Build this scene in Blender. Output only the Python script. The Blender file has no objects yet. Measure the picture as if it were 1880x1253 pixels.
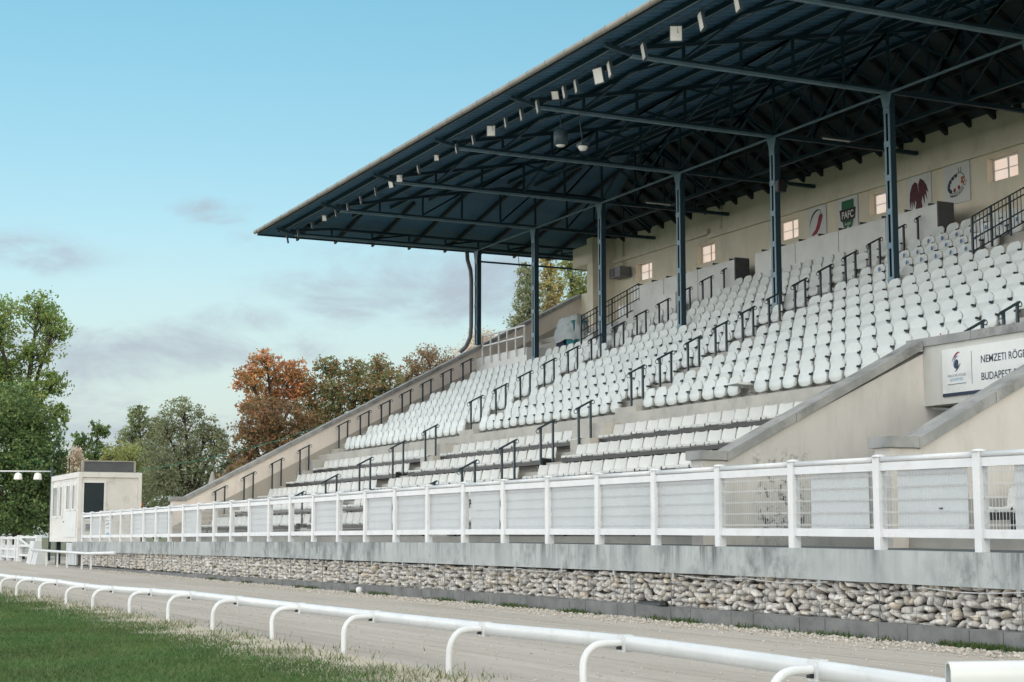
import bpy, math, random
import numpy as np
from mathutils import Vector, Matrix
random.seed(7); RNG = np.random.default_rng(7)
S = bpy.context.scene
COL = S.collection
ORD = ('first second third fourth fifth sixth seventh eighth ninth tenth eleventh twelfth thirteenth fourteenth fifteenth sixteenth '
       'seventeenth eighteenth nineteenth twentieth twenty-first twenty-second twenty-third twenty-fourth twenty-fifth twenty-sixth '
       'twenty-seventh twenty-eighth twenty-ninth thirtieth').split()

# ------------------------------------------------------------------ materials
def newmat(name):
    m = bpy.data.materials.new(name); m.use_nodes = True
    nt = m.node_tree; return m, nt, nt.nodes['Principled BSDF']
def N(nt, t, **kw):
    n = nt.nodes.new(t)
    for k, v in kw.items(): setattr(n, k, v)
    return n
def rgba(c): return (c[0], c[1], c[2], 1)
def noise_fac(nt, scale, stretch=(1, 1, 1), detail=5, lo=.35, hi=.65, rough=.6, off=(0, 0, 0)):
    tc = N(nt, 'ShaderNodeTexCoord'); mp = N(nt, 'ShaderNodeMapping')
    mp.inputs['Scale'].default_value = stretch; mp.inputs['Location'].default_value = off
    nt.links.new(tc.outputs['Object'], mp.inputs['Vector'])
    n = N(nt, 'ShaderNodeTexNoise'); n.inputs['Scale'].default_value = scale
    n.inputs['Detail'].default_value = detail; n.inputs['Roughness'].default_value = rough
    nt.links.new(mp.outputs[0], n.inputs['Vector'])
    r = N(nt, 'ShaderNodeMapRange'); r.inputs[1].default_value = lo; r.inputs[2].default_value = hi
    nt.links.new(n.outputs['Fac'], r.inputs[0])
    return r.outputs[0]
def mix(nt, fac, a, b, mode='MIX'):
    m = N(nt, 'ShaderNodeMix', data_type='RGBA', blend_type=mode)
    for i, x in ((0, fac), (6, a), (7, b)):
        if hasattr(x, 'links'): nt.links.new(x, m.inputs[i])
        else: m.inputs[i].default_value = x if i == 0 else rgba(x)
    return m.outputs[2]
def math_(nt, op, a, b=None, clamp=False):
    m = N(nt, 'ShaderNodeMath', operation=op); m.use_clamp = clamp
    for i, x in ((0, a), (1, b)):
        if x is None: continue
        if hasattr(x, 'links'): nt.links.new(x, m.inputs[i])
        else: m.inputs[i].default_value = x
    return m.outputs[0]
def bump(nt, b, h, strength=.3, dist=.02):
    n = N(nt, 'ShaderNodeBump'); n.inputs['Strength'].default_value = strength; n.inputs['Distance'].default_value = dist
    nt.links.new(h, n.inputs['Height']); nt.links.new(n.outputs[0], b.inputs['Normal'])
def pm(name, c1, c2=None, scale=3, stretch=(1, 1, 1), rough=.6, lo=.35, hi=.65, bmp=0, bscale=None, bdist=.01, metal=0, spec=.4, dirt=None, dscale=1.3, dlo=.55, dhi=.75, damt=.6, dstretch=(1, 1, 1), vary=0):
    m, nt, b = newmat(name)
    b.inputs['Roughness'].default_value = rough; b.inputs['Metallic'].default_value = metal
    b.inputs['Specular IOR Level'].default_value = spec
    if c2 is None: c2 = tuple(x * .86 for x in c1)
    col = mix(nt, noise_fac(nt, scale, stretch, lo=lo, hi=hi), c1, c2)
    if dirt:
        f = math_(nt, 'MULTIPLY', noise_fac(nt, dscale, dstretch, 8, dlo, dhi, .7, (3.1, 7.7, 1.3)), damt, True)
        col = mix(nt, f, col, dirt)
    if vary:
        oi = N(nt, 'ShaderNodeObjectInfo'); v_ = N(nt, 'ShaderNodeMapRange'); v_.inputs[3].default_value = 1 - vary; v_.inputs[4].default_value = 1 + vary * .4
        nt.links.new(oi.outputs['Random'], v_.inputs[0]); hs = N(nt, 'ShaderNodeHueSaturation'); nt.links.new(v_.outputs[0], hs.inputs['Value']); nt.links.new(col, hs.inputs['Color']); col = hs.outputs[0]
    nt.links.new(col, b.inputs['Base Color'])
    if bmp: bump(nt, b, noise_fac(nt, bscale or scale * 6, stretch, 6, 0, 1), bmp, bdist)
    return m
def rand_mat(name, cols, rough=.8, trans=0, nscale=None, spec=.3):
    """colour picked per mesh island (per stone, per leaf)"""
    m, nt, b = newmat(name)
    g = N(nt, 'ShaderNodeNewGeometry'); r = N(nt, 'ShaderNodeValToRGB')
    els = r.color_ramp.elements
    while len(els) < len(cols): els.new(.5)
    for i, c in enumerate(cols):
        els[i].position = i / (len(cols) - 1); els[i].color = rgba(c)
    nt.links.new(g.outputs['Random Per Island'], r.inputs[0])
    col = r.outputs[0]
    if nscale: col = mix(nt, math_(nt, 'MULTIPLY', noise_fac(nt, nscale, lo=.4, hi=.7), .5, True), col, tuple(x * .45 for x in cols[0]))
    nt.links.new(col, b.inputs['Base Color'])
    b.inputs['Roughness'].default_value = rough; b.inputs['Specular IOR Level'].default_value = spec
    if trans:
        t = N(nt, 'ShaderNodeBsdfTranslucent'); nt.links.new(col, t.inputs[0])
        ms = N(nt, 'ShaderNodeMixShader'); ms.inputs[0].default_value = trans
        nt.links.new(b.outputs[0], ms.inputs[1]); nt.links.new(t.outputs[0], ms.inputs[2])
        nt.links.new(ms.outputs[0], nt.nodes['Material Output'].inputs[0])
    return m

M = {}
M['seat'] = pm('white_seat_plastic', (.66, .69, .68), (.57, .60, .59), 1.7, rough=.42, dirt=(.38, .38, .34), dscale=6, damt=.35, vary=.08)
M['shell'] = pm('white_shell_plastic', (.60, .60, .575), (.53, .53, .505), 1.7, rough=.45, dirt=(.4, .38, .33), dscale=5, damt=.35, vary=.08)
M['seat_dark'] = pm('dark_hinge_plastic', (.03, .035, .04), rough=.5)
M['bracket'] = pm('galvanised_bracket', (.42, .44, .44), (.3, .31, .3), 8, rough=.45, metal=.3)
M['rail_dark'] = pm('blue_black_steel', (.010, .024, .036), (.018, .034, .046), 4, rough=.4)
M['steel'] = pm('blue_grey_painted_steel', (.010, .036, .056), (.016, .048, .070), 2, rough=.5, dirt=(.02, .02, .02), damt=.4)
M['steel_pale'] = pm('pale_steel_flange', (.17, .27, .33), (.12, .20, .25), 3, rough=.5)  # paler tone for flange strips, tie beam and column fronts
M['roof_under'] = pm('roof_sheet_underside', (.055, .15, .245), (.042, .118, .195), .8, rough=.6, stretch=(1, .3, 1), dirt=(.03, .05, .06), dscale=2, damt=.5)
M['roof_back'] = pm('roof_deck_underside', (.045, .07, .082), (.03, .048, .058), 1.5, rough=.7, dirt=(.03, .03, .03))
M['rafter'] = pm('dark_timber_rafter', (.016, .022, .026), (.024, .03, .034), 3, rough=.7)
M['gutter'] = pm('zinc_gutter', (.31, .29, .255), (.23, .215, .19), 2, rough=.5, dirt=(.14, .12, .09), dscale=3)
M['pipe'] = pm('grey_pipe', (.16, .17, .18), (.11, .12, .13), 3, rough=.5)
M['fence'] = pm('white_fence_plastic', (.66, .67, .685), (.59, .605, .62), 2.2, rough=.35, dirt=(.45, .44, .41), dscale=5, damt=.5)
M['wire'] = pm('white_coated_wire', (.56, .57, .57), rough=.5)
M['board'] = pm('white_board', (.53, .555, .57), (.475, .50, .515), .9, rough=.5, dirt=(.45, .46, .46), dscale=2.2, damt=.25, dstretch=(1, 1, .5))
M['white_panel'] = pm('white_painted_panel', (.68, .69, .68), (.60, .61, .60), 1.2, rough=.5, dirt=(.35, .35, .34), dscale=2, damt=.4)
M['sand'] = None
M['walk'] = pm('dark_asphalt', (.10, .115, .125), (.07, .08, .088), 3, rough=.85, bmp=.3, bscale=30, bdist=.005)
M['kerb'] = pm('dark_concrete_block', (.20, .205, .20), (.13, .135, .135), 2.5, rough=.85, bmp=.4, bscale=40, dirt=(.04, .045, .03), dscale=3)
M['earth'] = pm('dark_earth', (.045, .04, .034), (.02, .018, .016), 4, rough=.95)
M['stone'] = rand_mat('gabion_limestone', [(.58, .545, .50), (.70, .665, .615), (.62, .595, .56), (.76, .725, .675), (.68, .64, .59), (.46, .445, .43), (.73, .70, .65), (.62, .53, .42), (.72, .69, .64)], .85, nscale=7)
M['coping'] = pm('weathered_coping_stone', (.33, .33, .32), (.23, .235, .235), 2.5, rough=.8, bmp=.3, bscale=22, dirt=(.07, .07, .065), dscale=2.3, dlo=.5, dhi=.72, damt=.75)
M['step'] = pm('terrace_concrete', (.46, .44, .40), (.37, .36, .33), 1.6, rough=.85, bmp=.2, bscale=20, dirt=(.2, .2, .19), dscale=1.9, damt=.6)
M['black'] = pm('black_plastic', (.012, .013, .015), rough=.45)
M['lamp_face'] = pm('frosted_lamp_glass', (.80, .78, .73), (.72, .70, .66), 4, rough=.25)
M['lamp_body'] = pm('dark_lamp_housing', (.035, .06, .075), rough=.5)
M['bark'] = pm('bark', (.06, .05, .042), (.03, .026, .022), 6, stretch=(1, 1, .2), rough=.9)
M['bark_pale'] = pm('pale_bark', (.22, .19, .17), (.13, .11, .10), 6, stretch=(1, 1, .2), rough=.9)
M['glass'] = pm('window_glass', (.03, .04, .045), rough=.12, spec=.12)
M['ink'] = pm('navy_ink', (.02, .035, .065), rough=.5)
M['maroon'] = pm('maroon_ink', (.10, .012, .022), (.06, .01, .016), 9, rough=.5)
M['red'] = pm('red_ink', (.30, .02, .035), (.2, .015, .03), 6, rough=.5)
M['green'] = pm('green_ink', (.012, .13, .055), rough=.5)
M['orange'] = pm('orange_ink', (.50, .20, .06), (.35, .08, .04), 5, rough=.5)
M['blue'] = pm('blue_ink', (.05, .16, .36), rough=.5)
M['cyan'] = pm('cyan_ink', (.04, .33, .52), rough=.5)
M['grey_ink'] = pm('grey_ink', (.20, .24, .27), rough=.5)
M['teal'] = pm('teal_fabric', (.02, .20, .22), (.012, .12, .14), 5, rough=.8)
M['navy'] = pm('navy_fabric', (.015, .025, .06), rough=.8)
M['dark_panel'] = pm('dark_grey_panel', (.085, .09, .10), (.065, .07, .078), 3, rough=.6)
M['cable'] = pm('cable_sheath', (.02, .022, .024), rough=.6)
M['cable_green'] = pm('green_cord', (.03, .16, .10), rough=.6)
M['weed'] = rand_mat('weed_leaf', [(.03, .075, .02), (.05, .11, .03), (.08, .12, .04), (.10, .095, .04)], .8, .3)
M['dryblade'] = rand_mat('dry_grass_blade', [(.30, .28, .21), (.38, .355, .28), (.16, .19, .09), (.10, .15, .055), (.12, .17, .06)], .8, .3)
M['clod'] = rand_mat('sand_clod', [(.43, .395, .35), (.50, .46, .41), (.36, .33, .29), (.55, .505, .455)], .95)
M['wrap'] = None

def plaster(name, c1, c2, dark=None, line=None, mildew=None):
    """wall plaster; line=(y0,z0,slope,drop): a darker painted dado that follows the rake; mildew=(y,z,ry,rz) patch of black growth"""
    m, nt, b = newmat(name); b.inputs['Roughness'].default_value = .85; b.inputs['Specular IOR Level'].default_value = .25
    col = mix(nt, noise_fac(nt, .9, (1, 1, 1), 6, .35, .68), c1, c2)
    st = math_(nt, 'MULTIPLY', noise_fac(nt, 2.2, (1, 1, .22), 8, .50, .74, .7), .55, True)
    col = mix(nt, st, col, tuple(x * .62 for x in c1))
    tc = N(nt, 'ShaderNodeTexCoord'); sp = N(nt, 'ShaderNodeSeparateXYZ'); nt.links.new(tc.outputs['Object'], sp.inputs[0])
    if line:
        y0, z0, sl, drop = line
        t = math_(nt, 'SUBTRACT', sp.outputs[1], y0); t = math_(nt, 'MULTIPLY', t, sl); t = math_(nt, 'ADD', t, z0 - drop)
        d = math_(nt, 'SUBTRACT', t, sp.outputs[2]); d = math_(nt, 'MULTIPLY', d, 30, True)
        col = mix(nt, d, col, dark)
    if mildew:
        y, z, ry, rz = mildew
        a = math_(nt, 'ABSOLUTE', math_(nt, 'DIVIDE', math_(nt, 'SUBTRACT', sp.outputs[1], y), ry))
        c = math_(nt, 'ABSOLUTE', math_(nt, 'DIVIDE', math_(nt, 'SUBTRACT', sp.outputs[2], z), rz))
        w = math_(nt, 'SUBTRACT', 1.0, math_(nt, 'MAXIMUM', a, c), True)
        sp2 = noise_fac(nt, 9, (1, 1, 1), 8, .52, .60, .75)
        col = mix(nt, math_(nt, 'MULTIPLY', math_(nt, 'MULTIPLY', w, 2.0, True), sp2, True), col, (.04, .045, .04))
    nt.links.new(col, b.inputs['Base Color'])
    bump(nt, b, noise_fac(nt, 25, (1, 1, 1), 6, 0, 1), .25, .006)
    return m
M['wall'] = plaster('cream_plaster', (.76, .71, .59), (.68, .63, .51))
M['wall_end'] = plaster('beige_end_plaster', (.70, .64, .585), (.62, .565, .515), (.36, .335, .30), (-6.4, 2.43, .521, .74))
M['wall_stair'] = plaster('beige_stair_plaster', (.56, .54, .515), (.505, .487, .465), None, None, (-.35, 1.75, .6, .8))
M['wall_flank'] = plaster('beige_flank_plaster', (.60, .565, .53), (.54, .51, .48))
M['wall_box'] = plaster('pale_balcony_plaster', (.56, .555, .52), (.50, .495, .465))

def ledge_mat():
    m, nt, b = newmat('stained_concrete_ledge'); b.inputs['Roughness'].default_value = .85
    col = mix(nt, noise_fac(nt, 1.3, (1, 1, 1), 7, .35, .65), (.43, .455, .45), (.34, .365, .365))
    tcx = N(nt, 'ShaderNodeTexCoord'); sp = N(nt, 'ShaderNodeSeparateXYZ'); nt.links.new(tcx.outputs['Object'], sp.inputs[0])
    drip = math_(nt, 'MULTIPLY', noise_fac(nt, 2.6, (1.7, 1, .07), 7, .45, .62, .7), noise_fac(nt, 1.1, (1, 1, .3), 3, .35, .55, .5, (8, 2, 5)))
    where = noise_fac(nt, .45, (1, 1, .15), 4, .30, .54, .6, (5, 1, 2))
    mott = noise_fac(nt, 2.6, (1, 1, .7), 9, .45, .62, .72, (2, 6, 4))
    reach = N(nt, 'ShaderNodeMapRange'); reach.inputs[1].default_value = .58; reach.inputs[2].default_value = 1.03; reach.inputs[3].default_value = .15; reach.inputs[4].default_value = 1.2
    nt.links.new(sp.outputs[2], reach.inputs[0])
    f = math_(nt, 'MULTIPLY', math_(nt, 'MULTIPLY', drip, math_(nt, 'ADD', where, .25)), reach.outputs[0], True)
    f = math_(nt, 'MAXIMUM', f, math_(nt, 'MULTIPLY', math_(nt, 'MULTIPLY', mott, where), .8))
    col = mix(nt, math_(nt, 'MULTIPLY', f, .85, True), col, (.085, .095, .095))
    pale = noise_fac(nt, 2.4, (1.6, 1, .12), 8, .56, .74, .7, (9, 4, 2))
    col = mix(nt, math_(nt, 'MULTIPLY', pale, .6, True), col, (.47, .49, .49))
    nt.links.new(col, b.inputs['Base Color']); bump(nt, b, noise_fac(nt, 18, (1, 1, 1), 7, 0, 1), .3, .008)
    return m
M['ledge'] = ledge_mat()
def sand_mat():
    m, nt, b = newmat('pale_sand_track'); b.inputs['Roughness'].default_value = .95; b.inputs['Specular IOR Level'].default_value = .1
    col = mix(nt, noise_fac(nt, .5, (.25, 2.2, 1), 7, .35, .65), (.445, .41, .37), (.375, .345, .305))
    col = mix(nt, math_(nt, 'MULTIPLY', noise_fac(nt, 1.4, (.10, 4.5, 1), 8, .50, .68, .7), .75, True), col, (.27, .24, .205))
    col = mix(nt, math_(nt, 'MULTIPLY', noise_fac(nt, 9, (1, 1, 1), 8, .5, .75, .75), .45, True), col, (.56, .515, .46))
    col = mix(nt, math_(nt, 'MULTIPLY', noise_fac(nt, 2.4, (.5, 2.5, 1), 8, .66, .70, .7, (4, 8, 1)), .7, True), col, (.17, .14, .11))
    nt.links.new(col, b.inputs['Base Color'])
    h = math_(nt, 'ADD', noise_fac(nt, 14, (1, 1, 1), 8, 0, 1, .7), math_(nt, 'MULTIPLY', noise_fac(nt, 1.2, (.2, 4, 1), 6, 0, 1), 1.6))
    bump(nt, b, h, .35, .012)
    return m
M['sand'] = sand_mat()
def lawn_mat():
    m, nt, b = newmat('mown_lawn'); b.inputs['Roughness'].default_value = .9; b.inputs['Specular IOR Level'].default_value = .15
    g = mix(nt, noise_fac(nt, .55, (.5, 1.5, 1), 7, .35, .65), (.055, .10, .028), (.095, .14, .045))
    g = mix(nt, math_(nt, 'MULTIPLY', noise_fac(nt, 3.5, (.6, 1.6, 1), 8, .45, .7, .7), .6, True), g, (.03, .07, .022))
    tc = N(nt, 'ShaderNodeTexCoord'); sp = N(nt, 'ShaderNodeSeparateXYZ'); nt.links.new(tc.outputs['Object'], sp.inputs[0])
    e = N(nt, 'ShaderNodeMapRange'); e.inputs[1].default_value = 4.25; e.inputs[2].default_value = 5.15
    nt.links.new(math_(nt, 'ADD', sp.outputs[1], math_(nt, 'MULTIPLY', math_(nt, 'SUBTRACT', noise_fac(nt, 1.1, (.7, 1.2, 1), 8, .2, .8, .7), .5), 1.7)), e.inputs[0])
    col = mix(nt, e.outputs[0], g, (.44, .395, .32))
    nt.links.new(col, b.inputs['Base Color']); bump(nt, b, noise_fac(nt, 30, (1, 1, 1), 6, 0, 1), .5, .015)
    return m
M['lawn'] = lawn_mat()
M['meadow'] = pm('far_meadow', (.09, .11, .05), (.16, .145, .085), .1, rough=.95)
def wrap_mat():
    m, nt, b = newmat('clear_plastic_wrap'); b.inputs['Base Color'].default_value = (.55, .6, .6, 1); b.inputs['Roughness'].default_value = .25
    b.inputs['Alpha'].default_value = .75; bump(nt, b, noise_fac(nt, 6, (2, 2, .6), 5, 0, 1), 1, .06); return m
M['wrap'] = wrap_mat()
def pane_mat():
    m, nt, b = newmat('daylight_glow_pane'); b.inputs['Base Color'].default_value = (.85, .70, .60, 1); b.inputs['Roughness'].default_value = .3
    f = noise_fac(nt, 1.6, (1, 1, 1), 3, .3, .7); c = mix(nt, f, (1.0, .72, .56), (.95, .85, .80))
    nt.links.new(c, b.inputs['Emission Color']); b.inputs['Emission Strength'].default_value = .38; return m  # emission stands in for daylight coming through the panes
M['pane'] = pane_mat()

# ------------------------------------------------------------------ mesh builder
ORIG = {}
class MB:
    def __init__(s): s.v = []; s.f = []
    def add(s, vs, fs):
        o = len(s.v); s.v += [tuple(p) for p in vs]; s.f += [tuple(i + o for i in q) for q in fs]; return s
    def box(s, x0, x1, y0, y1, z0, z1):
        x0, x1 = min(x0, x1), max(x0, x1); y0, y1 = min(y0, y1), max(y0, y1); z0, z1 = min(z0, z1), max(z0, z1)
        return s.add([(x0, y0, z0), (x1, y0, z0), (x1, y1, z0), (x0, y1, z0), (x0, y0, z1), (x1, y0, z1), (x1, y1, z1), (x0, y1, z1)],
                     [(0, 3, 2, 1), (4, 5, 6, 7), (0, 1, 5, 4), (1, 2, 6, 5), (2, 3, 7, 6), (3, 0, 4, 7)])
    def prism(s, poly, axis, a, b):
        """poly: 2D points; axis x -> (y,z), y -> (x,z), z -> (x,y)"""
        def P(p, t): return (t, p[0], p[1]) if axis == 'x' else (p[0], t, p[1]) if axis == 'y' else (p[0], p[1], t)
        n = len(poly); vs = [P(p, a) for p in poly] + [P(p, b) for p in poly]
        fs = [tuple(range(n)), tuple(range(2 * n - 1, n - 1, -1))] + [(i, i + n, (i + 1) % n + n, (i + 1) % n) for i in range(n)]
        return s.add(vs, fs)
    def bar(s, p, q, w, h=None, up=(0, 0, 1)):
        h = h or w; p = Vector(p); q = Vector(q); d = (q - p).normalized(); u = Vector(up)
        if abs(d.dot(u)) > .98: u = Vector((1, 0, 0))
        r = d.cross(u).normalized(); u = r.cross(d).normalized(); r = r * w / 2; u = u * h / 2
        vs = [p - r - u, p + r - u, p + r + u, p - r + u, q - r - u, q + r - u, q + r + u, q - r + u]
        return s.add(vs, [(0, 1, 2, 3), (7, 6, 5, 4), (0, 4, 5, 1), (1, 5, 6, 2), (2, 6, 7, 3), (3, 7, 4, 0)])
    def tube(s, pts, r, n=8, cap=True):
        pts = [Vector(p) for p in pts]; rs = r if isinstance(r, (list, tuple)) else [r] * len(pts)
        vs = []; ref = None
        for i, p in enumerate(pts):
            d = (pts[min(i + 1, len(pts) - 1)] - pts[max(i - 1, 0)]).normalized()
            if ref is None: ref = Vector((0, 0, 1)) if abs(d.z) < .9 else Vector((1, 0, 0))
            a = d.cross(ref).normalized(); b = a.cross(d).normalized(); ref = b
            for k in range(n):
                t = 2 * math.pi * k / n; vs.append(p + (a * math.cos(t) + b * math.sin(t)) * rs[i])
        fs = [(i * n + k, i * n + (k + 1) % n, (i + 1) * n + (k + 1) % n, (i + 1) * n + k) for i in range(len(pts) - 1) for k in range(n)]
        if cap: fs += [tuple(range(n - 1, -1, -1)), tuple((len(pts) - 1) * n + k for k in range(n))]
        return s.add(vs, fs)
    def lathe(s, prof, c=(0, 0, 0), n=14):
        vs = [(c[0] + r * math.cos(2 * math.pi * k / n), c[1] + r * math.sin(2 * math.pi * k / n), c[2] + z) for r, z in prof for k in range(n)]
        fs = [(i * n + k, i * n + (k + 1) % n, (i + 1) * n + (k + 1) % n, (i + 1) * n + k) for i in range(len(prof) - 1) for k in range(n)]
        fs += [tuple(range(n - 1, -1, -1)), tuple((len(prof) - 1) * n + k for k in range(n))]
        return s.add(vs, fs)
    def build(s, name, mat, parent=None, smooth=False):
        o = None
        off = ORIG.get(parent.name, Vector()) if parent else Vector()
        me = bpy.data.meshes.new(name)
        me.from_pydata([(p[0] - off.x, p[1] - off.y, p[2] - off.z) for p in s.v], [], s.f)
        me.materials.append(M[mat] if isinstance(mat, str) else mat)
        if smooth: me.polygons.foreach_set('use_smooth', [True] * len(me.polygons))
        me.update(); o = bpy.data.objects.new(name, me); COL.objects.link(o)
        if parent: o.parent = parent
        ORIG[o.name] = off.copy()
        return o
def mesh_np(name, V, F, mat, parent=None, smooth=False):
    """V (n,3), F (m,k) numpy -> object"""
    off = ORIG.get(parent.name, Vector()) if parent else Vector()
    me = bpy.data.meshes.new(name); k = F.shape[1]
    me.vertices.add(len(V)); me.vertices.foreach_set('co', (V - np.array(off)).astype(np.float32).ravel())
    me.loops.add(F.size); me.loops.foreach_set('vertex_index', F.astype(np.int32).ravel())
    me.polygons.add(len(F)); me.polygons.foreach_set('loop_start', np.arange(0, F.size, k, dtype=np.int32))
    me.polygons.foreach_set('loop_total', np.full(len(F), k, dtype=np.int32))
    if smooth: me.polygons.foreach_set('use_smooth', np.ones(len(F), dtype=bool))
    me.update(calc_edges=True); me.materials.append(M[mat] if isinstance(mat, str) else mat)
    o = bpy.data.objects.new(name, me); COL.objects.link(o)
    if parent: o.parent = parent
    ORIG[o.name] = off.copy()
    return o
def tag(o, label, cat, group=None):
    o['label'] = label; o['category'] = cat
    if group: o['group'] = group
    return o
def thing(name, loc, label, cat, group=None):
    o = bpy.data.objects.new(name, None); o.empty_display_size = .2; o.location = loc; COL.objects.link(o)
    ORIG[o.name] = Vector(loc); return tag(o, label, cat, group)
def kind(o, k): o['kind'] = k; return o
def copy_tree(root, loc):
    r = root.copy(); COL.objects.link(r); r.location = loc
    def rec(a, b):
        for ch in list(a.children):
            c = ch.copy(); COL.objects.link(c); c.parent = b; rec(ch, c)
    rec(root, r); return r
def text_mb(txt, size, x0, y, z0, bold=0, squash=1, depth=.004, align='LEFT', xf=None):
    """letters standing in the XZ plane facing -Y at depth y"""
    cu = bpy.data.curves.new('lettering', 'FONT'); cu.body = txt; cu.size = size; cu.align_x = align; cu.offset = bold * size
    ob = bpy.data.objects.new('lettering', cu); COL.objects.link(ob)
    dg = bpy.context.evaluated_depsgraph_get(); me = bpy.data.meshes.new_from_object(ob.evaluated_get(dg))
    mb = MB()
    vs = [v.co for v in me.vertices]
    f = xf or (lambda x, z: (x0 + x * squash, z0 + z))
    pts = [f(p.x, p.y) for p in vs]
    mb.add([(a, y, b) for a, b in pts], [tuple(p.vertices) for p in me.polygons])
    COL.objects.unlink(ob); bpy.data.objects.remove(ob); bpy.data.meshes.remove(me)
    return mb
def flat(poly, y, th=.004): return MB().prism(poly, 'y', y, y - th)
def ell(cx, cz, rx, rz, rot=0, n=40, a0=0, a1=360):
    o = []
    for k in range(n + (0 if a1 - a0 == 360 else 1)):
        t = math.radians(a0 + (a1 - a0) * k / n); x, z = rx * math.cos(t), rz * math.sin(t); r = math.radians(rot)
        o.append((cx + x * math.cos(r) - z * math.sin(r), cz + x * math.sin(r) + z * math.cos(r)))
    return o
def ring(mb, cx, cz, rx, rz, w, rot, y, a0=0, a1=360, n=40, taper=False):
    out = ell(cx, cz, rx, rz, rot, n, a0, a1 - .001); 
    m = len(out); inn = []
    for i in range(m):
        k = (math.sin(math.pi * i / (m - 1)) if taper else 1)
        f1 = 1 - w * k / max(rx, rz)
        inn.append((cx + (out[i][0] - cx) * f1, cz + (out[i][1] - cz) * f1))
    vs = [(p[0], y, p[1]) for p in out] + [(p[0], y, p[1]) for p in inn]
    mb.add(vs, [(i, i + 1, m + i + 1, m + i) for i in range(m - 1)])
    return mb

# ------------------------------------------------------------------ camera
cam = bpy.data.cameras.new('camera'); co = bpy.data.objects.new('camera', cam); COL.objects.link(co); S.camera = co
cam.sensor_width = 36; cam.lens = 3000 / 1880 * 36; cam.clip_end = 3000; cam.clip_start = .1
EYE = Vector((0, 0, 1.15)); co.location = EYE
co.rotation_euler = (math.radians(90 + 6.8145), 0, math.radians(90 - 25.4056))
PITCH, YAW = math.radians(6.8145), math.radians(25.4056)
FW = Vector((-math.cos(YAW), math.sin(YAW), 0)); RT = Vector((math.sin(YAW), math.cos(YAW), 0))

# ------------------------------------------------------------------ light
SUN_EL, SUN_AZ = 16, -8      # degrees; azimuth from +X
d = Vector((math.cos(math.radians(SUN_EL)) * math.cos(math.radians(SUN_AZ)), math.cos(math.radians(SUN_EL)) * math.sin(math.radians(SUN_AZ)), math.sin(math.radians(SUN_EL))))
L = bpy.data.lights.new('sun', 'SUN'); L.energy = .6; L.angle = math.radians(18); L.color = (1, .85, .74)
lo = bpy.data.objects.new('sun', L); COL.objects.link(lo); lo.rotation_euler = d.to_track_quat('Z', 'Y').to_euler(); lo.location = (0, 0, 40)
W = bpy.data.worlds.new('World'); S.world = W; W.use_nodes = True
wn = W.node_tree; bg = wn.nodes['Background']
sky = N(wn, 'ShaderNodeTexSky', sky_type='NISHITA'); sky.sun_disc = False
sky.sun_elevation = math.radians(SUN_EL); sky.sun_rotation = math.radians(90 - SUN_AZ)
sky.air_density = 1.0; sky.dust_density = 1.0; sky.ozone_density = 1.0
tc = N(wn, 'ShaderNodeTexCoord'); sp = N(wn, 'ShaderNodeSeparateXYZ'); wn.links.new(tc.outputs['Generated'], sp.inputs[0])
el = math_(wn, 'ARCSINE', sp.outputs[2]); az = math_(wn, 'ARCTAN2', sp.outputs[1], math_(wn, 'MULTIPLY', sp.outputs[0], -1))   # az = 0 along -X, grows towards +Y
hz = N(wn, 'ShaderNodeMapRange', interpolation_type='SMOOTHSTEP'); hz.inputs[1].default_value = .02; hz.inputs[2].default_value = .42
wn.links.new(el, hz.inputs[0])
tint = mix(wn, hz.outputs[0], (.86, .79, .74), (.635, 1.005, .93))
clear = mix(wn, 1.0, sky.outputs[0], tint, 'MULTIPLY')
# pale haze towards the horizon
hzf = N(wn, 'ShaderNodeMapRange', interpolation_type='SMOOTHSTEP'); hzf.inputs[1].default_value = .20; hzf.inputs[2].default_value = .02; hzf.inputs[4].default_value = .78
wn.links.new(el, hzf.inputs[0])
clear = mix(wn, hzf.outputs[0], clear, (3.25, 3.98, 4.25))
# clouds: low grey-lilac banks with broken, wispy edges
mp = N(wn, 'ShaderNodeMapping'); mp.inputs['Scale'].default_value = (1, 1, 2.4); wn.links.new(tc.outputs['Generated'], mp.inputs[0])
nz = N(wn, 'ShaderNodeTexNoise'); nz.inputs['Scale'].default_value = 11; nz.inputs['Detail'].default_value = 12; nz.inputs['Roughness'].default_value = .62; nz.inputs['Distortion'].default_value = .35
wn.links.new(mp.outputs[0], nz.inputs[0])
def bank(a, e, ra, re, p=1.0):
    x = math_(wn, 'DIVIDE', math_(wn, 'SUBTRACT', az, math.radians(a)), math.radians(ra))
    y = math_(wn, 'DIVIDE', math_(wn, 'SUBTRACT', el, math.radians(e)), math.radians(re))
    r = math_(wn, 'ADD', math_(wn, 'MULTIPLY', x, x), math_(wn, 'MULTIPLY', y, y))
    return math_(wn, 'MULTIPLY', math_(wn, 'DIVIDE', 1.0, math_(wn, 'ADD', 1.0, math_(wn, 'POWER', r, 2))), p)
bk = bank(23.2, 8.7, 4.6, 1.5)
for args in ((19.8, 8.3, 2.2, 1.0, .85), (13.0, 6.2, 5.5, 1.25), (16.0, 7.4, 2.0, .6, .8), (11, 3.9, 7, 1.2, .9), (15.2, 11.2, 2.2, .5, .62), (18.2, 10.2, 2.6, .8, .5), (8.5, 9.4, 2.5, .8, .5), (40, 8, 8, 3), (-6, 9, 9, 3), (55, 16, 12, 4)):
    bk = math_(wn, 'MAXIMUM', bk, bank(*args))
cf = math_(wn, 'ADD', math_(wn, 'MULTIPLY', bk, .62), math_(wn, 'MULTIPLY', math_(wn, 'SUBTRACT', nz.outputs['Fac'], .5), 2.2))
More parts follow.
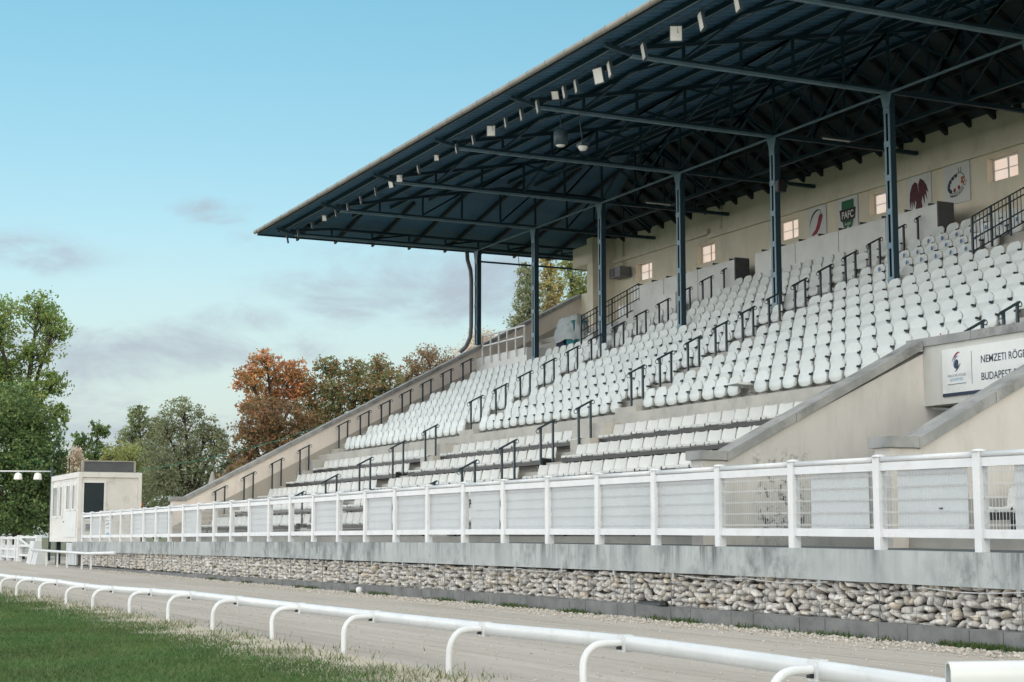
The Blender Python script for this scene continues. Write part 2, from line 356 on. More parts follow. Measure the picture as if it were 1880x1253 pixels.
cm = N(wn, 'ShaderNodeMapRange', interpolation_type='SMOOTHSTEP'); cm.inputs[1].default_value = .18; cm.inputs[2].default_value = .92; cm.inputs[4].default_value = .85
wn.links.new(cf, cm.inputs[0])
skyc = mix(wn, math_(wn, 'MULTIPLY', cm.outputs[0], math_(wn, 'MULTIPLY', bk, 2.5, True)), clear, (2.62, 2.98, 3.45))
def ramp(x, a, b, hi=1.0):
    r = N(wn, 'ShaderNodeMapRange', interpolation_type='SMOOTHSTEP'); r.inputs[1].default_value = a; r.inputs[2].default_value = b; r.inputs[4].default_value = hi
    wn.links.new(x, r.inputs[0]); return r.outputs[0]
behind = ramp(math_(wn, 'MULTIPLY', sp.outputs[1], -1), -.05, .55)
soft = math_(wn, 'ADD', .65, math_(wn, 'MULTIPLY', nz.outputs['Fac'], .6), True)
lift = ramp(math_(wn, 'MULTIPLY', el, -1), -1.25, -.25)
skyc = mix(wn, math_(wn, 'MULTIPLY', math_(wn, 'MULTIPLY', behind, soft), lift), skyc, (8.6, 9.4, 10.0))  # added bright overcast behind the viewer, unseen, lights track-facing surfaces
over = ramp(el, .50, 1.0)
skyc = mix(wn, math_(wn, 'MULTIPLY', over, soft), skyc, (9.6, 9.7, 9.6))  # added bright sky overhead, out of view, lifts the ground
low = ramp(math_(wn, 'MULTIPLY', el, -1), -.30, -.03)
skyc = mix(wn, math_(wn, 'MULTIPLY', math_(wn, 'MULTIPLY', behind, soft), low), skyc, (24, 23.5, 22.5))  # added horizon glow behind the viewer, unseen, reaches in under the roof
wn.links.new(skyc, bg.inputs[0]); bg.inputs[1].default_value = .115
S.view_settings.view_transform = 'Standard'; S.view_settings.look = 'None'; S.view_settings.exposure = .6; S.view_settings.gamma = 1
S.render.engine = 'CYCLES'; S.cycles.max_bounces = 6; S.cycles.transparent_max_bounces = 8

# ------------------------------------------------------------------ ground
ZL = [(-80, .93), (-66, .94), (-61.5, .951), (-51, .982), (-42, 1.008), (-37, 1.02), (-32, 1.030), (-28, 1.037), (-25, 1.034), (-20.5, 1.022), (-17, 1.008), (-13.6, .982), (-10, .955), (-4, .92)]
def zl(x): return float(np.interp(x, [a for a, _ in ZL], [b for _, b in ZL]))
ZB = [(-80, .57), (-56, .585), (-39, .643), (-30, .645), (-19.7, .648), (-15.7, .631), (-12.9, .608), (-4, .56)]
def zb(x): return float(np.interp(x, [a for a, _ in ZB], [b for _, b in ZB]))
mb = MB(); mb.add([(-1500, -900, -.03), (300, -900, -.03), (300, 1500, -.03), (-1500, 1500, -.03)], [(0, 1, 2, 3)])
kind(mb.build('ground', 'meadow'), 'structure')
mb = MB(); mb.add([(-140, 4.2, 0), (12, 4.2, 0), (12, 11.93, 0), (-64, 11.93, 0), (-70, 17, 0), (-140, 17, 0)], [(0, 1, 2, 3, 4, 5)])
kind(mb.build('sand_track', 'sand'), 'structure')
mb = MB(); mb.add([(-140, -60, .006), (12, -60, .006), (12, 5.5, .006), (-140, 5.5, .006)], [(0, 1, 2, 3)])
kind(mb.build('lawn', 'lawn'), 'structure')
xs = [-64.2, -61.5, -56, -51, -46, -42, -37, -32, -28, -25, -20.5, -17, -13.6, -10, -4]
# walkway between the fence and the stand
mb = MB()
for a, b in zip(xs[:-1], xs[1:]):
    mb.add([(a, 11.95, zl(a) - .012), (b, 11.95, zl(b) - .012), (b, 13.6, zl(b) + .0), (a, 13.6, zl(a) + .0)], [(0, 1, 2, 3)])
kind(mb.build('walkway', 'walk'), 'structure')

# concrete ledge on a gabion wall
led = thing('retaining_wall', (-38, 11.9, 0), 'stained concrete ledge on a gabion wall of pale stones under the white fence', 'wall')
mb = MB()
for a, b in zip(xs[:-1], xs[1:]):
    za, zz, ba, bb = zl(a), zl(b), zb(a), zb(b)
    mb.add([(a, 11.84, ba), (b, 11.84, bb), (b, 11.84, zz), (a, 11.84, za), (a, 12.1, ba), (b, 12.1, bb), (b, 12.1, zz), (a, 12.1, za)],
           [(0, 1, 2, 3), (3, 2, 6, 7), (1, 0, 4, 5)])
mb.add([(-64.2, 11.84, zb(-64.2)), (-64.2, 12.1, zb(-64.2)), (-64.2, 12.1, zl(-64.2)), (-64.2, 11.84, zl(-64.2))], [(0, 3, 2, 1)])
mb.build('ledge', 'ledge', led)
MB().box(-64, -4, 12.04, 12.4, 0, .57).build('core', 'earth', led)
# gabion stones
def ico():
    t = (1 + 5 ** .5) / 2
    v = np.array([(-1, t, 0), (1, t, 0), (-1, -t, 0), (1, -t, 0), (0, -1, t), (0, 1, t), (0, -1, -t), (0, 1, -t), (t, 0, -1), (t, 0, 1), (-t, 0, -1), (-t, 0, 1)], float)
    f = [(0, 11, 5), (0, 5, 1), (0, 1, 7), (0, 7, 10), (0, 10, 11), (1, 5, 9), (5, 11, 4), (11, 10, 2), (10, 7, 6), (7, 1, 8), (3, 9, 4), (3, 4, 2), (3, 2, 6), (3, 6, 8), (3, 8, 9), (4, 9, 5), (2, 4, 11), (6, 2, 10), (8, 6, 7), (9, 8, 1)]
    v = list(v / np.linalg.norm(v[0])); e = {}; nf = []
    def mid(a, b):
        k = (min(a, b), max(a, b))
        if k not in e:
            p = v[a] + v[b]; v.append(p / np.linalg.norm(p)); e[k] = len(v) - 1
        return e[k]
    for a, b, c in f:
        x, y, z = mid(a, b), mid(b, c), mid(c, a); nf += [(a, x, z), (b, y, x), (c, z, y), (x, y, z)]
    return np.array(v), np.array(nf)
IV, IF = ico()
def rocks(centres, radii, squarish=.75, rough=.14, seed=1, rot=True, planes=0):
    g = np.random.default_rng(seed); n = len(centres); k = len(IV)
    base = np.sign(IV) * np.abs(IV) ** squarish
    V = np.repeat(base[None], n, 0) * (1 + g.normal(0, rough, (n, k, 1)))
    V += g.normal(0, rough * .35, (n, k, 3))
    if planes:
        for _ in range(planes):
            nn = g.normal(size=(n, 1, 3)); nn /= np.linalg.norm(nn, axis=2, keepdims=True); dd_ = .56 + .26 * g.random((n, 1))
            V -= np.maximum(0, (V * nn).sum(2) - dd_)[..., None] * nn
    V *= radii[:, None, :]
    if rot:
        a = g.normal(0, .35, n); c, s = np.cos(a), np.sin(a); x, z = V[..., 0].copy(), V[..., 2].copy()
        V[..., 0] = x * c[:, None] - z * s[:, None]; V[..., 2] = x * s[:, None] + z * c[:, None]
    V += centres[:, None, :]
    F = (IF[None] + (np.arange(n) * k)[:, None, None]).reshape(-1, 3)
    return V.reshape(-1, 3), F
cs, rs = [], []
g = np.random.default_rng(3); z = .10; row = 0
while z < .66:
    h = .058 + .03 * g.random(); x = -62.5 + g.random() * .1
    while x < -6:
        w = .075 + .14 * g.random() ** 1.4
        if z + h * .45 < zb(x) - .005:
            cs.append((x + w / 2, 11.985 + g.normal(0, .022), z + h / 2 + g.normal(0, .014))); rs.append((w * .56, .095, h * (.52 + .14 * g.random())))
        x += w
    z += h * .95; row += 1
V, F = rocks(np.array(cs), np.array(rs),  .6, .06, 5, True, 14)
st = mesh_np('stones', V, F, 'stone', led, False); st['kind'] = 'stuff'
mb = MB()
for x in np.arange(-62.4, -6, 1.15): mb.tube([(x, 11.885, .12), (x, 11.885, zb(x) - .02)], .007, 4)
for z in (.2, .3, .4, .5): mb.tube([(-62.5, 11.885, z), (-6, 11.885, z)], .002, 4)
for x in np.arange(-30, -6, .1): mb.tube([(x, 11.885, .14), (x, 11.885, zb(x) - .03)],   .0015, 3)
mb.build('wire_mesh', 'pipe', led)
mb = MB()
for x in np.arange(-58.9, -6, 1.7): mb.box(x, x + .06, 11.865, 11.90, zb(x) - .07, zb(x) + .0)
b_ = mb.build('steel_clips', 'bracket', led)
for i, x in enumerate(np.arange(-31.5, -13, 1.7)):
    if i in (2, 5, 6, 9): continue
    c_ = MB().tube([(x + 1.7 * t, 11.86, zb(x) - .03 - .035 * math.sin(math.pi * t)) for t in np.linspace(0, 1, 9)], .006, 5).build('slack_cord', 'wire')
    tag(c_, f'thin pale cord looped under the concrete ledge, {ORD[max(0, 10 - i)]} loop from the frame edge', 'cord', 'cords under the ledge')
# kerb of dark blocks
kb = MB(); x = -62.0; i = 0
while x < -4:
    z1 = float(np.interp(x, [-62, -53, -34, -25, -12], [.06, .07, .155, .188, .185])); 
    kb.box(x + .004, x + .496, 11.66 + .006 * ((i * 7) % 3), 11.90, -.02, z1 + .004 * ((i * 5) % 3 - 1)); x += .5; i += 1
kind(kb.build('kerb', 'kerb'), 'structure')
# crumbled sand along the kerb
n = 9000; g = np.random.default_rng(11)
cx = -60 + 54 * g.random(n) ** .55; cy = 11.62 - np.abs(g.normal(0, .34, n)); s = .006 + .016 * g.random(n) ** 2.5
n2 = 5200; lane = g.integers(0, 16, n2)
cx = np.concatenate([cx, -50 + 45 * g.random(n2) ** .6]); cy = np.concatenate([cy, 5.9 + lane * .34 + g.normal(0, .05, n2)]); s = np.concatenate([s, .003 + .010 * g.random(n2) ** 3])
V, F = rocks(np.stack([cx, cy, s * .5], 1), np.stack([s * 1.2, s, s * .8], 1), .9, .16, 8)
tag(kind(mesh_np('gravel', V, F, 'clod'), 'stuff'), 'crumbled sand clods along the foot of the kerb', 'gravel')
def blades(name, xs_, ys_, hs, ws, mat, zbase=0, lean=.5, seed=2):
    g = np.random.default_rng(seed); n = len(xs_); a = g.random(n) * 2 * math.pi; t = g.random(n) * 2 * math.pi
    dx, dy = np.cos(a) * ws, np.sin(a) * ws; b = np.stack([xs_, ys_, np.full(n, zbase) if np.isscalar(zbase) else zbase], 1)
    V = np.stack([b + np.stack([-dx, -dy, 0 * dx], 1), b + np.stack([dx, dy, 0 * dx], 1),
                  b + np.stack([np.cos(t) * hs * lean * g.random(n), np.sin(t) * hs * lean * g.random(n), hs], 1)], 1).reshape(-1, 3)
    return mesh_np(name, V, np.arange(3 * n).reshape(-1, 3), mat)
g = np.random.default_rng(21)
wx, wy = [], []
for i in range(60):
    x0 = -46 + 38 * g.random() ** .6; m = int(20 + 90 * g.random() ** 2); wx.append(x0 + g.normal(0, .16, m)); wy.append(11.58 + g.normal(0, .05, m) - .02)
wx = np.concatenate(wx); wy = np.minimum(np.concatenate(wy), 11.655)
o = blades('weeds', wx, wy, .02 + .07 * g.random(len(wx)), .006 + .014 * g.random(len(wx)), 'weed', 0, .9)
tag(kind(o, 'stuff'), 'low green weeds sprouting along the foot of the kerb', 'weeds')
def leafmat(name, cols):
    m = M[name] = rand_mat(name, cols, .7, .42); nt = m.node_tree
    r = [n for n in nt.nodes if n.type == 'VALTORGB'][0]; hs = N(nt, 'ShaderNodeHueSaturation'); hs.inputs['Saturation'].default_value = .95
    f = noise_fac(nt, .55, (1, 1, 1), 3, .3, .7, .5); h = N(nt, 'ShaderNodeMapRange'); h.inputs[3].default_value = .475; h.inputs[4].default_value = .515; nt.links.new(f, h.inputs[0])
    v = N(nt, 'ShaderNodeMapRange'); v.inputs[3].default_value = 1.25; v.inputs[4].default_value = .75; nt.links.new(noise_fac(nt, .8, (1, 1, 1), 3, .3, .7, .5, (4, 2, 9)), v.inputs[0])
    nt.links.new(h.outputs[0], hs.inputs['Hue']); nt.links.new(v.outputs[0], hs.inputs['Value'])
    outs = [l.to_socket for l in r.outputs[0].links]
    nt.links.new(r.outputs[0], hs.inputs['Color'])
    for o in outs: nt.links.new(hs.outputs[0], o)
    return name
leafmat('blade', [(.042, .105, .024), (.062, .145, .034), (.092, .18, .048), (.14, .195, .075), (.052, .125, .032), (.17, .19, .095)])
# grass blades where the lawn is seen close
n = 185000; xg = -9 - 33 * g.random(n) ** 1.25; yg = 5.0 - 7.5 * g.random(n) ** .95
keep = (yg > (-xg * .06 - 2.6)) & (yg < 4.85 + .25 * np.sin(xg * 1.7) + .22 * np.sin(xg * 4.3 + 1) + .25 * g.normal(size=n)); xg, yg = xg[keep], yg[keep]
o = blades('grass', xg, yg, .018 + .028 * g.random(len(xg)), .003 + .004 * g.random(len(xg)) + .00012 * -xg, 'blade', .006, 1.2, 4)
tag(kind(o, 'stuff'), 'short green grass of the infield lawn', 'grass')
n = 9500; xd = -9 - 30 * g.random(n) ** 1.2; yd = 5.05 + g.normal(0, .30, n)
cl_ = np.sin(xd * 2.3) + np.sin(xd * 5.1 + 1) + g.normal(0, .8, n); xd, yd = xd[cl_ > -.2], yd[cl_ > -.2]
o = blades('dry_grass', xd, yd, .03 + .07 * g.random(len(xd)) ** 2, .004 + .005 * g.random(len(xd)), 'dryblade', .006, 1.3, 6)
tag(kind(o, 'stuff'), 'straggly dry grass under the low running rail', 'grass')

# ------------------------------------------------------------------ fence
PX = [-13.608 - 1.6985 * i for i in range(30)]
PX = [-11.91, -10.21, -8.51] [::-1] + PX
PX = sorted(PX)
fence = thing('fence', (-38, 11.97, 1), 'long white post-and-rail fence with wire mesh along the concrete ledge', 'fence')
FY = 11.975
for i, x in enumerate(PX):
    z = zl(x)
    p = MB().box(x - .055, x + .055, FY - .055, FY + .055, z - .005, z + 1.06).build('post', 'fence', fence)
    MB().lathe([(.085, 0), (.088, .012), (.07, .028), (.03, .036), (.001, .038)], (x, FY, z + 1.0605), 10).build('cap', 'fence', p, True)
for a, b in zip(PX[:-1], PX[1:]):
    za, zz = zl(a), zl(b)
    MB().tube([(a + .055, FY - .01, za + 1.035), (b - .055, FY - .01, zz + 1.035)], .034, 10).build('handrail', 'fence', fence, True)
    mb = MB()
    for h0, h1 in ((.905, .998), (.145, .240)):
        mb.add([(x, y, z) for x, zz_ in ((a + .055, za), (b - .055, zz)) for y in (FY - .03, FY + .03) for z in (zz_ + h0, zz_ + h1)],
               [(0, 1, 3, 2), (4, 6, 7, 5), (0, 4, 5, 1), (2, 3, 7, 6), (0, 2, 6, 4), (1, 5, 7, 3)])
    mb.build('rail', 'fence', fence)
    mb = MB(); w = .0016 if a < -23 else .0024 if a < -19.2 else .0038
    for k in range(31):
        t = (k + .5) / 31; x = a + .06 + (b - a - .12) * t; z = za + (zz - za) * t
        mb.bar((x, FY - .010, z + .241), (x, FY - .010, z + .904), w)
    for h in (.285, .43, .575, .72, .855):
        for dd in (-.006, .006): mb.bar((a + .056, FY - .004, za + h + dd), (b - .056, FY - .004, zz + h + dd), w * 1.15 + .001)
    mb.build('mesh_panel', 'wire', fence)
# blank white boards fixed behind the mesh; bays counted from the container end
BO = {1: (0, 1), 5: (0, 1), 6: (0, 1), 7: (0, .8), 9: (0, 1), 13: (0, 1), 16: (0, 1), 18: (0, .86), 19: (0, .9), 20: (0, 1), 21: (.12, .88), 22: (0, 1), 23: (0, 1), 24: (0, 1), 25: (0, 1), 27: (.18, .9), 28: (.16, .90), 29: (.28, 1)}
bays = list(zip(PX[:-1], PX[1:]))
for j, (f0, f1) in BO.items():
    if j >= len(bays): continue
    a, b = bays[j]; xa, xb = a + .056 + (b - a - .112) * f0, a + .056 + (b - a - .112) * f1; z = zl((a + b) / 2)
    mb = MB(); y = FY + .006; nx, nz_ = 12, 5; gg = np.random.default_rng(j)
    ph = gg.random(4) * 6
    P = [(xa + (xb - xa) * u / nx, y + .006 + .003 * math.sin(ph[0] + u * 1.1 + v * .7) * math.sin(ph[1] + v * 1.3), z + .242 + .662 * v / nz_) for v in range(nz_ + 1) for u in range(nx + 1)]
    mb.add(P, [(v * (nx + 1) + u, v * (nx + 1) + u + 1, (v + 1) * (nx + 1) + u + 1, (v + 1) * (nx + 1) + u) for v in range(nz_) for u in range(nx)])
    P2 = [(p[0], p[1] + .006, p[2]) for p in P]; mb.add(P2, [(v * (nx + 1) + u, (v + 1) * (nx + 1) + u, (v + 1) * (nx + 1) + u + 1, v * (nx + 1) + u + 1) for v in range(nz_) for u in range(nx)])
    o = mb.build('board', 'board', None, True)
    ext = ' with a dark scrap' if j == 28 else ''
    tag(o, f'blank white board behind the {ORD[j]} fence bay from the container' + ext, 'board', 'white boards behind the fence')
    if j == 28: MB().box(a + 1.02, a + 1.08, y - .004, y - .001, z + .455, z + .475).build('dark_scrap', 'ink', o)
# small poster on the far part of the fence
po = thing('poster', (PX[2] + .8, FY + .05, 1.2), 'small white poster with a blue swoosh on the far end of the fence', 'poster')
a = PX[2] + .42; MB().box(a, a + .85, FY + .05, FY + .056, zl(a) + .12, zl(a) + .9).build('sheet', 'fence', po)
flat(ell(a + .42, zl(a) + .24, .34, .08, 8), FY + .049).build('swoosh', 'cyan', po)
flat(ell(a + .42, zl(a) + .60, .33, .05, 4, 20, 0, 180), FY + .049).build('emblem', 'blue', po)
mb = MB()
for q, w in ((.72, .3), (.47, .28)): mb.box(a + .12, a + .12 + w * 2, FY + .045, FY + .049, zl(a) + q, zl(a) + q + .03)
mb.build('text_bars', 'grey_ink', po)

# ------------------------------------------------------------------ running rail
RB = [(-41.5, 4.75, .30), (-39.2, 4.85, .30), (-36.9, 4.95, .30), (-34.67, 5.0, .30), (-32.6, 5.0, .315), (-30.75, 5.12, .31), (-28.5, 5.19, .295), (-26.3, 5.2, .315), (-24.33, 5.35, .33), (-22.4, 5.45, .345), (-20.0, 5.42, .355), (-17.95, 5.55, .345), (-15.54, 5.54, .355), (-12.65, 5.43, .38), (-10.27, 5.44, .40), (-7.75, 5.27, .40), (-5.6, 5.0, .40)]
rr = thing('running_rail', (-20, 5.4, 0), 'low white running rail on curved posts between lawn and sand track', 'rail')
pts = [Vector((x, y + .33, z)) for x, y, z in RB]
mb = MB(); prof = [(-.028, -.05), (.028, -.05), (.032, .0), (.032, .035), (.018, .053), (-.018, .053), (-.032, .035), (-.032, 0)]
dense = []
for i in range(len(pts) - 1):
    p0, p1, p2, p3 = pts[max(i - 1, 0)], pts[i], pts[i + 1], pts[min(i + 2, len(pts) - 1)]
    for t in np.linspace(0, 1, 8, endpoint=False):
        dense.append(.5 * ((2 * p1) + (-p0 + p2) * t + (2 * p0 - 5 * p1 + 4 * p2 - p3) * t * t + (-p0 + 3 * p1 - 3 * p2 + p3) * t ** 3))
dense.append(pts[-1]); m = len(prof)
mb.add([(p.x, p.y + a, p.z + b) for p in dense for a, b in prof], [(i * m + k, i * m + (k + 1) % m, (i + 1) * m + (k + 1) % m, (i + 1) * m + k) for i in range(len(dense) - 1) for k in range(m)] + [tuple(range(m))[::-1], tuple((len(dense) - 1) * m + k for k in range(m))])
mb.build('rail', 'fence', rr, True)
for k, (x, y, z) in enumerate(RB):
    wob = .03 * math.sin(k * 2.1)
    c = [(x, y, -.05), (x + wob * .5, y - .005, z * .45), (x + wob, y + .012, z * .74), (x + wob * .8, y + .07, z * .93), (x + wob * .4, y + .16, z * 1.0), (x, y + .30, z)]
    P = []
    V_ = [Vector(q) for q in c]
    for i in range(len(V_) - 1):
        p0, p1, p2, p3 = V_[max(i - 1, 0)], V_[i], V_[i + 1], V_[min(i + 2, len(V_) - 1)]
        for t in (0, .25, .5, .75): P.append(.5 * ((2 * p1) + (-p0 + p2) * t + (2 * p0 - 5 * p1 + 4 * p2 - p3) * t * t + (-p0 + 3 * p1 - 3 * p2 + p3) * t ** 3))
    P.append(V_[-1])
    MB().tube(P, .027, 10).build('curved_post', 'fence', rr, True)
    MB().box(x - .045, x + .045, y + .288, y + .368, z - .062, z + .058).build('joint_sleeve', 'fence', rr)
    MB().box(x - .018, x + .018, y + .26, y + .289, z - .045, z - .02).build('bolt', 'black', rr)
# end of a second rail close to the camera
nr = thing('rail_end', (-4.6, 4.6, .6), 'hollow cut end of a white plastic rail close to the camera', 'rail')
pr = [(-.03, -.15), (-.034, .0), (-.034, .03), (-.022, .055), (0, .064), (.022, .055), (.034, .03), (.034, 0), (.03, -.15)]
p0, p1 = Vector((-4.82, 4.06, .63)), Vector((-4.22, 5.55, .648)); dd = (p1 - p0).normalized(); sd = Vector((dd.y, -dd.x, 0)); up = Vector((0, 0, 1))
mb = MB(); m = len(pr)
outer = [p + sd * a + up * b for p in (p0, p1) for a, b in pr]; inner = [p + sd * a * .82 + up * (b * .9) for p in (p0, p1) for a, b in pr]
mb.add(outer, [(k, k + 1, m + k + 1, m + k) for k in range(m - 1)]); mb.add(inner, [(k, m + k, m + k + 1, k + 1) for k in range(m - 1)])
mb.add(outer[:m] + inner[:m], [(k, m + k, m + k + 1, k + 1) for k in range(m - 1)]); mb.build('rail', 'fence', nr, True)
q = p0 + dd * .9; MB().tube([(q.x, q.y, 0), (q.x, q.y, .56)], .03, 10).build('post', 'fence', nr, True)
# ------------------------------------------------------------------ grandstand
gs = thing('grandstand', (-36, 21, 0), 'old covered grandstand with dark hipped roof on steel columns and cream back wall', 'grandstand')
RY = lambda k: 15.75 + .96 * (k - 3)             # front edge of bench row k
RZ = lambda k: 2.42 + .48 * (k - 3)
TY = lambda k: 18.90 + .772 * (k - 1)            # top of the backrest of folding row k
TZ = lambda k: 4.51 + .406 * (k - 1)
TF = lambda k: 3.93 + .406 * (k - 1)             # its floor
def terrace(x0, x1, lower=True):
    pts = [(29, 0)]
    if lower:
        pts = [(13.45, 0)]
        for k in range(1, 6):
            y0 = RY(k) - .38; zf = RZ(k) - .31
            pts += [(y0, pts[-1][1]), (y0, zf)]
        pts += [(18.22, pts[-1][1]), (18.22, TF(1))]
    else:
        pts = [(17.75, 0), (17.75, 3.27), (17.75, TF(1))]
    for k in range(2, 13):
        y = 18.28 + .772 * (k - 1); pts += [(y, TF(k - 1)), (y, TF(k))]
    pts += [(28.7, TF(12)), (28.7, 0)]
    return MB().prism(pts, 'x', x0, x1)
mb = terrace(-54.0, -21.4); mb2 = terrace(-16.62, -7.0); mb.add(mb2.v, mb2.f)
pts = [(17.78, 3.27), (17.78, TF(1))]
for k in range(2, 13):
    y = 18.28 + .772 * (k - 1); pts += [(y, TF(k - 1)), (y, TF(k))]
pts += [(28.7, TF(12)), (28.7, 3.27)]
mb.prism(pts, 'x', -21.4, -16.62)
# half steps in the aisles
AIS = [(-53.98, -53.05), (-42.78, -41.8), (-33.62, -32.62)]
for a, b in AIS + [(-21.95, -20.85)]:
    for k in range(1, 12):
        y = 18.28 + .772 * k; mb.box(a + .01, b - .01, y - .40, y + .05, TF(k) - .02, TF(k) + .205)
for a, b in AIS:
    for k in range(1, 5):
        y = RY(k + 1) - .38; mb.box(a + .01, b - .01, y - .46, y + .05, RZ(k) - .33, RZ(k) - .08)
    mb.box(a - .55, b - .02, 17.80, 18.26, RZ(5) - .33, TF(1) - .20); mb.box(a + .015, b - .03, 17.45, 17.82, RZ(5) - .34, RZ(5) - .02)
mb.build('terrace', 'step', gs)

COLX = [-53.39 + 4.69 * k for k in range(10)]
# roof: hipped, corrugated on the track side
E0, E1, RYG = 16.22, 29.0, 26.25; ZE, ZR = 11.70, 13.60; XL, XR = -54.95, -8.0; XH = XL + 9.6
def zroof_f(y): return ZE + (y - E0) * (ZR - ZE) / (RYG - E0)
def zroof_b(y): return ZE + (E1 - y) * (ZR - ZE) / (E1 - RYG)
def yfront_top(x): return RYG if x >= XH else E0 + (x - XL) / (XH - XL) * (RYG - E0)
roof = None
mb = MB(); prev = None
x = XL
vs = []; fs = []; n = 0
for i in range(int((XR - XL) / .08) + 1):
    x = XL + i * .08; yt = yfront_top(x); c = .022 * (1 if (i // 2) % 2 else -1)
    vs += [(x, E0, ZE + c), (x, max(yt, E0 + .001), zroof_f(max(yt, E0 + .001)) + c)]
for i in range(len(vs) // 2 - 1): fs.append((2 * i, 2 * i + 2, 2 * i + 3, 2 * i + 1))
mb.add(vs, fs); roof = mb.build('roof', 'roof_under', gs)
# end (hip) slope, with boards running across
mb = MB(); nb = 26
for i in range(nb):
    t0, t1 = i / nb, (i + 1) / nb
    def e(t): return XL + t * (XH - XL), E0 + t * (RYG - E0), E1 - t * (E1 - RYG), ZE + t * (ZR - ZE)
    a, b = e(t0), e(t1 - .0001); dz = .010
    mb.add([(a[0], a[1], a[3]), (a[0], a[2], a[3]), (b[0], b[2], b[3] + dz), (b[0], b[1], b[3] + dz)], [(0, 1, 2, 3)])
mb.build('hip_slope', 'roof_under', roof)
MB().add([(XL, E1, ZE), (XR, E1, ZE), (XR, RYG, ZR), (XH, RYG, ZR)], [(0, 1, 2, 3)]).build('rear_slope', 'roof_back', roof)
top = .16
MB().add([(XL, E0, ZE + top), (XR, E0, ZE + top), (XR, RYG, ZR + top), (XH, RYG, ZR + top), (XL, E1, ZE + top), (XR, E1, ZE + top)],
         [(0, 1, 2, 3), (4, 3, 2, 5), (0, 3, 4)]).build('roof_covering', 'pipe', roof)
mb = MB(); mb.box(XL, XR, E0 - .03, E0, ZE - .03, ZE + top); mb.box(XL - .03, XL, E0 - .03, E1, ZE - .05, ZE + top); mb.build('fascia', 'steel', roof)
gut = MB().tube([(XL - .05, E0 - .105, ZE + .06), (XR, E0 - .105, ZE + .06)], .064, 12).build('gutter', 'gutter', roof, True)
for x in np.arange(XL + .3, XR, .94):
    MB().tube([(x, E0 - .105 + .067 * math.cos(t), ZE + .06 + .067 * math.sin(t)) for t in np.linspace(0, 2 * math.pi, 13)], .006, 4).build('gutter_bracket', 'pipe', roof)
# purlins (track side) and rafters (rear side)
mb = MB()
for y in np.arange(E0 + .55, RYG, 1.02):
    x0 = XL + (y - E0) * (XH - XL) / (RYG - E0) + .1; mb.bar((x0, y, zroof_f(y) - .09), (XR, y, zroof_f(y) - .09), .07, .13)
mb.build('purlins', 'steel', roof)
mb = MB()
for y in np.arange(E0 + .55, RYG, 1.02):
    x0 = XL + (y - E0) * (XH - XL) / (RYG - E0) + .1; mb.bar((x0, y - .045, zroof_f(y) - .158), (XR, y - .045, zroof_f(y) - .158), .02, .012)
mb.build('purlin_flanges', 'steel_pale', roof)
mb = MB()
for x in np.arange(XH - 8.3, XR, .92):
    t = 0 if x >= XH else (XH - x); y0 = RYG + t * (E1 - RYG) / (XH - XL)
    mb.bar((x, y0, zroof_b(y0) - .10), (x, E1 - .1, zroof_b(E1 - .1) - .10), .12, .17)
for y in (27.2, 28.2): mb.bar((XH - 1, y, zroof_b(y) - .24), (XR, y, zroof_b(y) - .24), .1, .1)
for k in range(1, 9):      # jack rafters on the hip
    y = E0 + k * (E1 - E0) / 9; t = (y - E0) / (RYG - E0) if y < RYG else (E1 - y) / (E1 - RYG); t = max(.08, t)
    mb.bar((XL, y, ZE - .08), (XL + t * (XH - XL), y, ZE + t * (ZR - ZE) - .08), .07, .12)
mb.build('rafters', 'rafter', roof)
# trusses
CH = 11.45; B_END = 28.66
for k, X in enumerate(COLX):
    mb = MB(); pale = MB()
    mb.bar((X, 17.07, CH + .05), (X, B_END, CH + .05), .11, .10)
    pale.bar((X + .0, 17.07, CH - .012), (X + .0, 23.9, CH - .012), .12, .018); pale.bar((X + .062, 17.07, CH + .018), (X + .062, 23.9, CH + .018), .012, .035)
    mb.bar((X, 17.07, CH + .06), (X, E0 + .2, ZE - .06), .09, .09)
    def zt(y):
        z = zroof_f(y) if y < RYG else zroof_b(y)
        if X < XH: z = min(z, ZE + (X - XL) * (ZR - ZE) / (XH - XL))
        return z - .22
    ny = [16.9, 18.4, 19.9, 21.3, 22.7, 24.0, 25.2, 26.25, 27.4, 28.5]
    for a, b in zip(ny[:-1], ny[1:]): mb.bar((X, a, zt(a)), (X, b, zt(b)), .09, .09)
    for i, y in enumerate(ny[1:-1]):
        if zt(y) - CH > .2:
            mb.bar((X, y, CH + .12), (X, y, zt(y)), .055, .055)
            y2 = ny[i + 2] if i % 2 else ny[i]
            mb.bar((X, y, CH + .12) if i % 2 else (X, y, zt(y)), (X, y2, zt(y2)) if i % 2 else (X, y2, CH + .12), .045, .045)
    t = mb.build('truss', 'steel', gs); pale.build('chord_flange', 'steel_pale', t)
# lattice girders along the stand
mb = MB(); pale = MB()
pale.bar((COLX[0], 23.93, CH - .01), (COLX[-1], 23.93, CH - .01), .06, .04)
for yy in (18.4, 21.3, 24.0, 26.25):
    zr = (zroof_f(yy) if yy <= RYG else zroof_b(yy)) - .22
    if yy > 24.1: mb.bar((COLX[1], yy, CH + .1), (COLX[-1], yy, CH + .1), .09, .09)
    if yy == 24.0: mb.bar((COLX[1], yy, zr), (COLX[-1], yy, zr), .1, .12)
    for a, b in zip(COLX[:-1], COLX[1:]):
        if a < XH - 1: continue
        m_ = (a + b) / 2
        mb.bar((a, yy, CH + .12), (m_, yy, zr), .05, .05); mb.bar((b, yy, CH + .12), (m_, yy, zr), .05, .05)
        if yy in (21.3, 24.0, 26.25): mb.bar((a, yy, zr), (m_, yy, CH + .14), .05, .05); mb.bar((b, yy, zr), (m_, yy, CH + .14), .05, .05)
